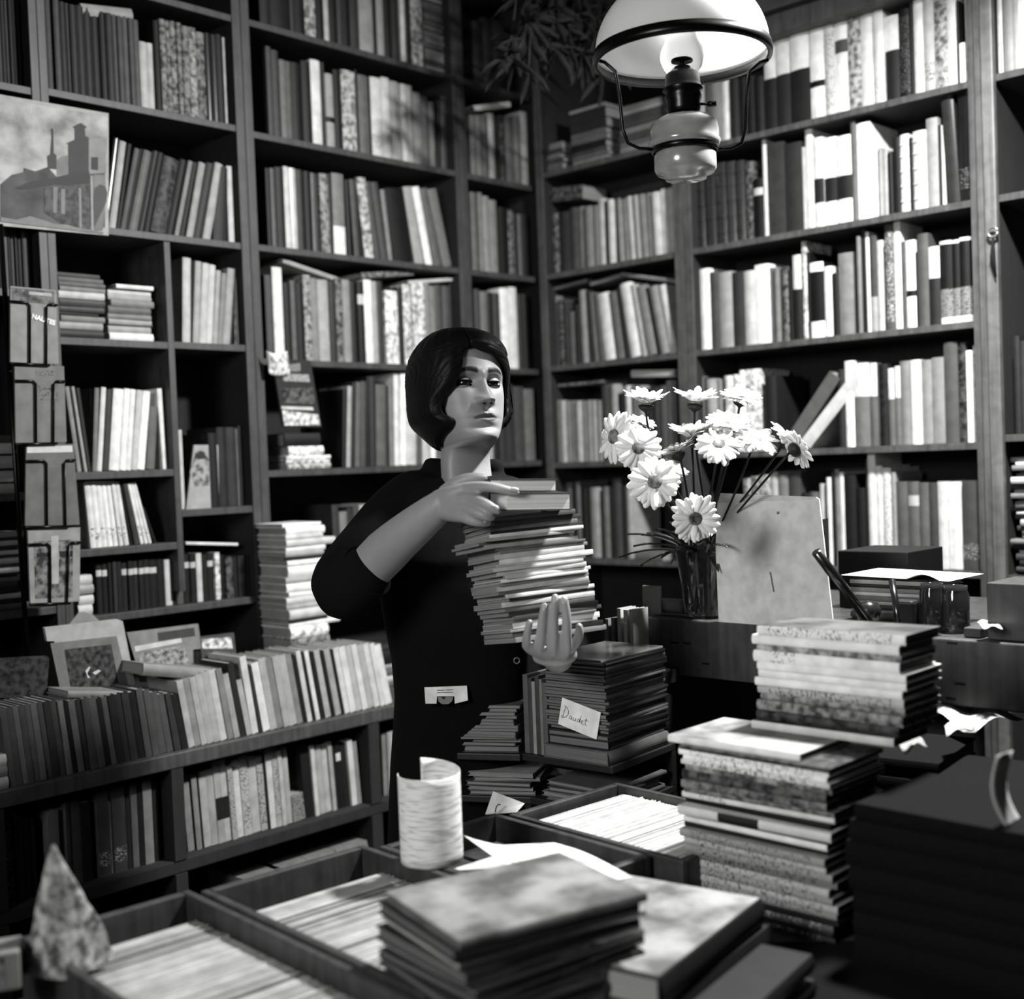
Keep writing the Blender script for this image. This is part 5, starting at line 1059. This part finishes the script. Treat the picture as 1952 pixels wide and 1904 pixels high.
for z in zl_:
    closed = z > .070; a0 = -13.5 if closed else interp(AT, z); b0 = -13.4 if closed else interp(BT_, z); r_ = []
    for k in range(K+1):
        u = k/K; ang = b0+(360+a0-b0)*u; e_ = min(u, 1-u)*K; o_ = interp(OT, z)
        o_ *= 1-.5*G(ang-70, 32)*(1 if z < .06 else .3); tap = 1 if closed else min(1, .45+e_/9)
        o2 = o_*tap+.0009*math.sin(ang*1.9+z*60)+.0007*math.sin(ang*4.7)+(.003*G(ang-0, 30) if closed and z < .1 else 0)
        zt = z+(.0117*max(0, o_*60*0) )
        lift = .004*max(0, (z-.06)/.06)
        p = hair_pt(ang, z, o2); r_.append(hp(p[0], p[1], p[2]+lift))
    rows.append(r_)
hr.grid(rows)
c_ = hp(0, 0, .1262)
n_ = len(hr.v); hr.v.append(c_)
for k in range(K): hr.f.append((n_, k+1, k)); hr.m.append(0)
import bmesh
hm = mat(.15, 'hair', .5); 
o = hr.build('hair', hm, body, True); bm_ = bmesh.new(); bm_.from_mesh(o.data); bmesh.ops.remove_doubles(bm_, verts=bm_.verts, dist=.0007); bm_.to_mesh(o.data); bm_.free(); md = o.modifiers.new('s', 'SOLIDIFY'); md.thickness = .006; md.offset = -1; md = o.modifiers.new('b', 'SUBSURF'); md.levels = 1; md.render_levels = 1
hs = MB(); rs = random.Random(5)
for k in range(260):
    a0_ = rs.uniform(75, 285); a0_ = a0_-360 if a0_ > 180 else a0_; zt_ = rs.uniform(.05, .108) if abs(a0_) > 30 else .1; pts = []
    lo_ = -.02 if abs(a0_) < 62 else -.1
    if -62 < a0_ < 66: 
        if a0_ < -13: lo_ = .0 if a0_ < -36 else .05
        else: lo_ = .075 if a0_ < 30 else .03
    for i in range(8):
        z = zt_+(lo_-zt_)*i/7; 
        if z < .068 and interp(AT, z) < a0_ < interp(BT_, z): break
        p = hair_pt(a0_+i*rs.uniform(-.4, .4), z, interp(OT, z)+.0012); pts.append(hp(p[0], p[1], p[2]+.004*max(0, (z-.06)/.06)))
    if len(pts) > 2: hs.tube(pts, .0006, 4)
o = hs.build('hair_strands', mat(.3, 'hair', .4), bpy.data.objects[body.name], True); o['kind'] = 'stuff'
# clothes
CL = mat(.15, 'cloth', .95)
bl = MB(); trunk(bl, TR[1:], .006)
chain(bl, [d(790, 955, 2.46), d(752, 985, 2.43), d(703, 1045, 2.37), d(660, 1105, 2.285), d(664, 1118, 2.26), d(690, 1096, 2.235)], [.062, .060, .060, .062, .062, .050], 20)
chain(bl, [d(965, 955, 2.46), d(990, 1000, 2.46), d(1015, 1085, 2.44), d(1042, 1185, 2.37), d(1058, 1236, 2.28)], [.052, .050, .050, .048, .036], 20)
chain(bl, [d(822, 888, 2.47), d(880, 905, 2.50), d(945, 890, 2.47)], [.018, .03, .018])
mb = remeshed(bl, .006, 6); o = bpy.data.objects.new('blouse', mb); C.objects.link(o); o.parent = body; o.matrix_world = Matrix(); o.data.materials.clear(); o.data.materials.append(CL)
for p in o.data.polygons: p.use_smooth = True
b = MB(); rows = []; axd = (d(735, 1058, 2.22)-d(668, 1118, 2.27)).normalized(); cc = d(698, 1090, 2.238); u1 = axd.cross(Vector((0, 0, 1))).normalized(); u2 = axd.cross(u1)
for r_, t_ in ((.047, -.012), (.052, -.008), (.053, .004), (.050, .008), (.046, .004), (.045, -.008)):
    rows.append([cc+axd*t_+(u1*math.cos(a)+u2*math.sin(a))*r_ for a in [2*PI*k/40 for k in range(40)]])
b.grid(rows, 0, True); b.build('sleeve_cuff', CL, o, True)
sk = MB(); trunk(sk, [(752, 1014, 1390, 2.54, .115), (748, 1018, 1450, 2.57, .122), (744, 1022, 1560, 2.59, .128), (738, 1030, 1720, 2.6, .135), (730, 1040, 1900, 2.61, .14), (724, 1046, 2040, 2.62, .145)], .004); sk.build('skirt', CL, body, True)
for sx in (-1, 1):
    hx = hipc+right*(.08*sx); b = MB(); rows = []
    for t_, w_, h_ in ((-.055, .01, .02), (-.045, .03, .045), (0, .036, .05), (.08, .042, .04), (.15, .038, .028), (.185, .012, .012)):
        rows.append([Vector((hx.x, hx.y, 0))+toward*t_+right*(w_*math.cos(a))+Vector((0, 0, h_*.5*(1+math.sin(a))+.001)) for a in [2*PI*k/20 for k in range(20)]])
    b.grid(rows, 0, True, True); b.build('shoe', mat(.5, 'gloss'), body, True)
# white label clipped at the waist and a button
lbd = 2.372
b = MB(); P = [d(x, y, lbd) for x, y in ((809, 1310), (890, 1307), (892, 1335), (867, 1341), (866, 1327), (833, 1327), (832, 1341), (811, 1341))]
slab(b, P, _f, .0015); lbl = fixn(b.build('paper_label', mat(9), o, False)) ; lbl['label'] = 'white printed label at the waist'
for y in (1315, 1319.5):
    b = MB(); slab(b, [d(x, yy, lbd-.0006) for x, yy in ((833, y), (864, y-1), (864, y+.2), (833, y+1.4))], _f, .0003); fixn(b.build('printed_line', mat(3, 'print'), lbl))
b = MB(); slab(b, [d(x, y, lbd+.0005) for x, y in ((834, 1328), (864, 1328), (862, 1336), (855, 1342), (842, 1342), (836, 1337))], _f, .001); fixn(b.build('label_tab', mat(5.2), lbl))
b = MB(); slab(b, [d(x, y, lbd) for x, y in ((840, 1328), (850, 1328), (846, 1334))], _f, .0003); fixn(b.build('tab_mark', mat(2), lbl))
b = MB(); bc = d(985, 1259, 2.372); b.tube([bc+(RT*math.cos(a)+UP*math.sin(a))*.0055 for a in [2*PI*k/16 for k in range(17)]], .0014, 8); b.build('button', mat(4, 'gloss'), o, True)
# --- the pile of magazines she carries
pc = d(985, 1228, 2.05)
HM = T(d(978, 1226, 2.075)) @ RZ(math.radians(-20)) @ RY(math.radians(-2.0)) @ RX(math.radians(-8))
rr = random.Random(11); spec = []
for i in range(31):
    sx = rr.uniform(-6, 5)-(24 if i in (23, 24, 25) else 0)-(8 if i in (16, 17) else 0)+(6 if i < 7 else 0)-i*.25; tn = rr.choice(('1gp', '4gp', '2gp', '7gp', '6p', '3gp', '8p', '8p', '5gp', '7p'))
    spec.append('%.1f:%s:x%.0f:r%.1f:h%d:y%d' % (rr.uniform(4.5, 9.5), tn, sx, rr.uniform(-3, 3), rr.choice((168, 176, 172)), rr.uniform(-4, 6)))
zh = pile('pile carried by the woman', HM, ' '.join(spec), noun='magazine', cat='magazine', H=.213, d=.125, pm=mat(5.5, 'pages'))
def held(corner, w_, h_, d_, ang, ry, label, t_=3):
    M = T(corner) @ RZ(math.radians(ang)) @ RY(math.radians(ry)) @ T(h_, d_, 0) @ RZ(PI) @ T(0, 0, w_) @ RY(PI/2)
    make_book(M, w_, h_, d_, t_, '', label, 'books in her right hand', pm=mat(9, 'pages'))
held(d(965, 974, 2.06), .030, .115, .10, -28, 2, 'thick paperback held flat under her fingers, white page edges to the front')
held(d(950, 938, 2.085), .022, .105, .10, -28, 2, 'upper thick paperback under her fingers, topmost of all she holds')
flush_books()
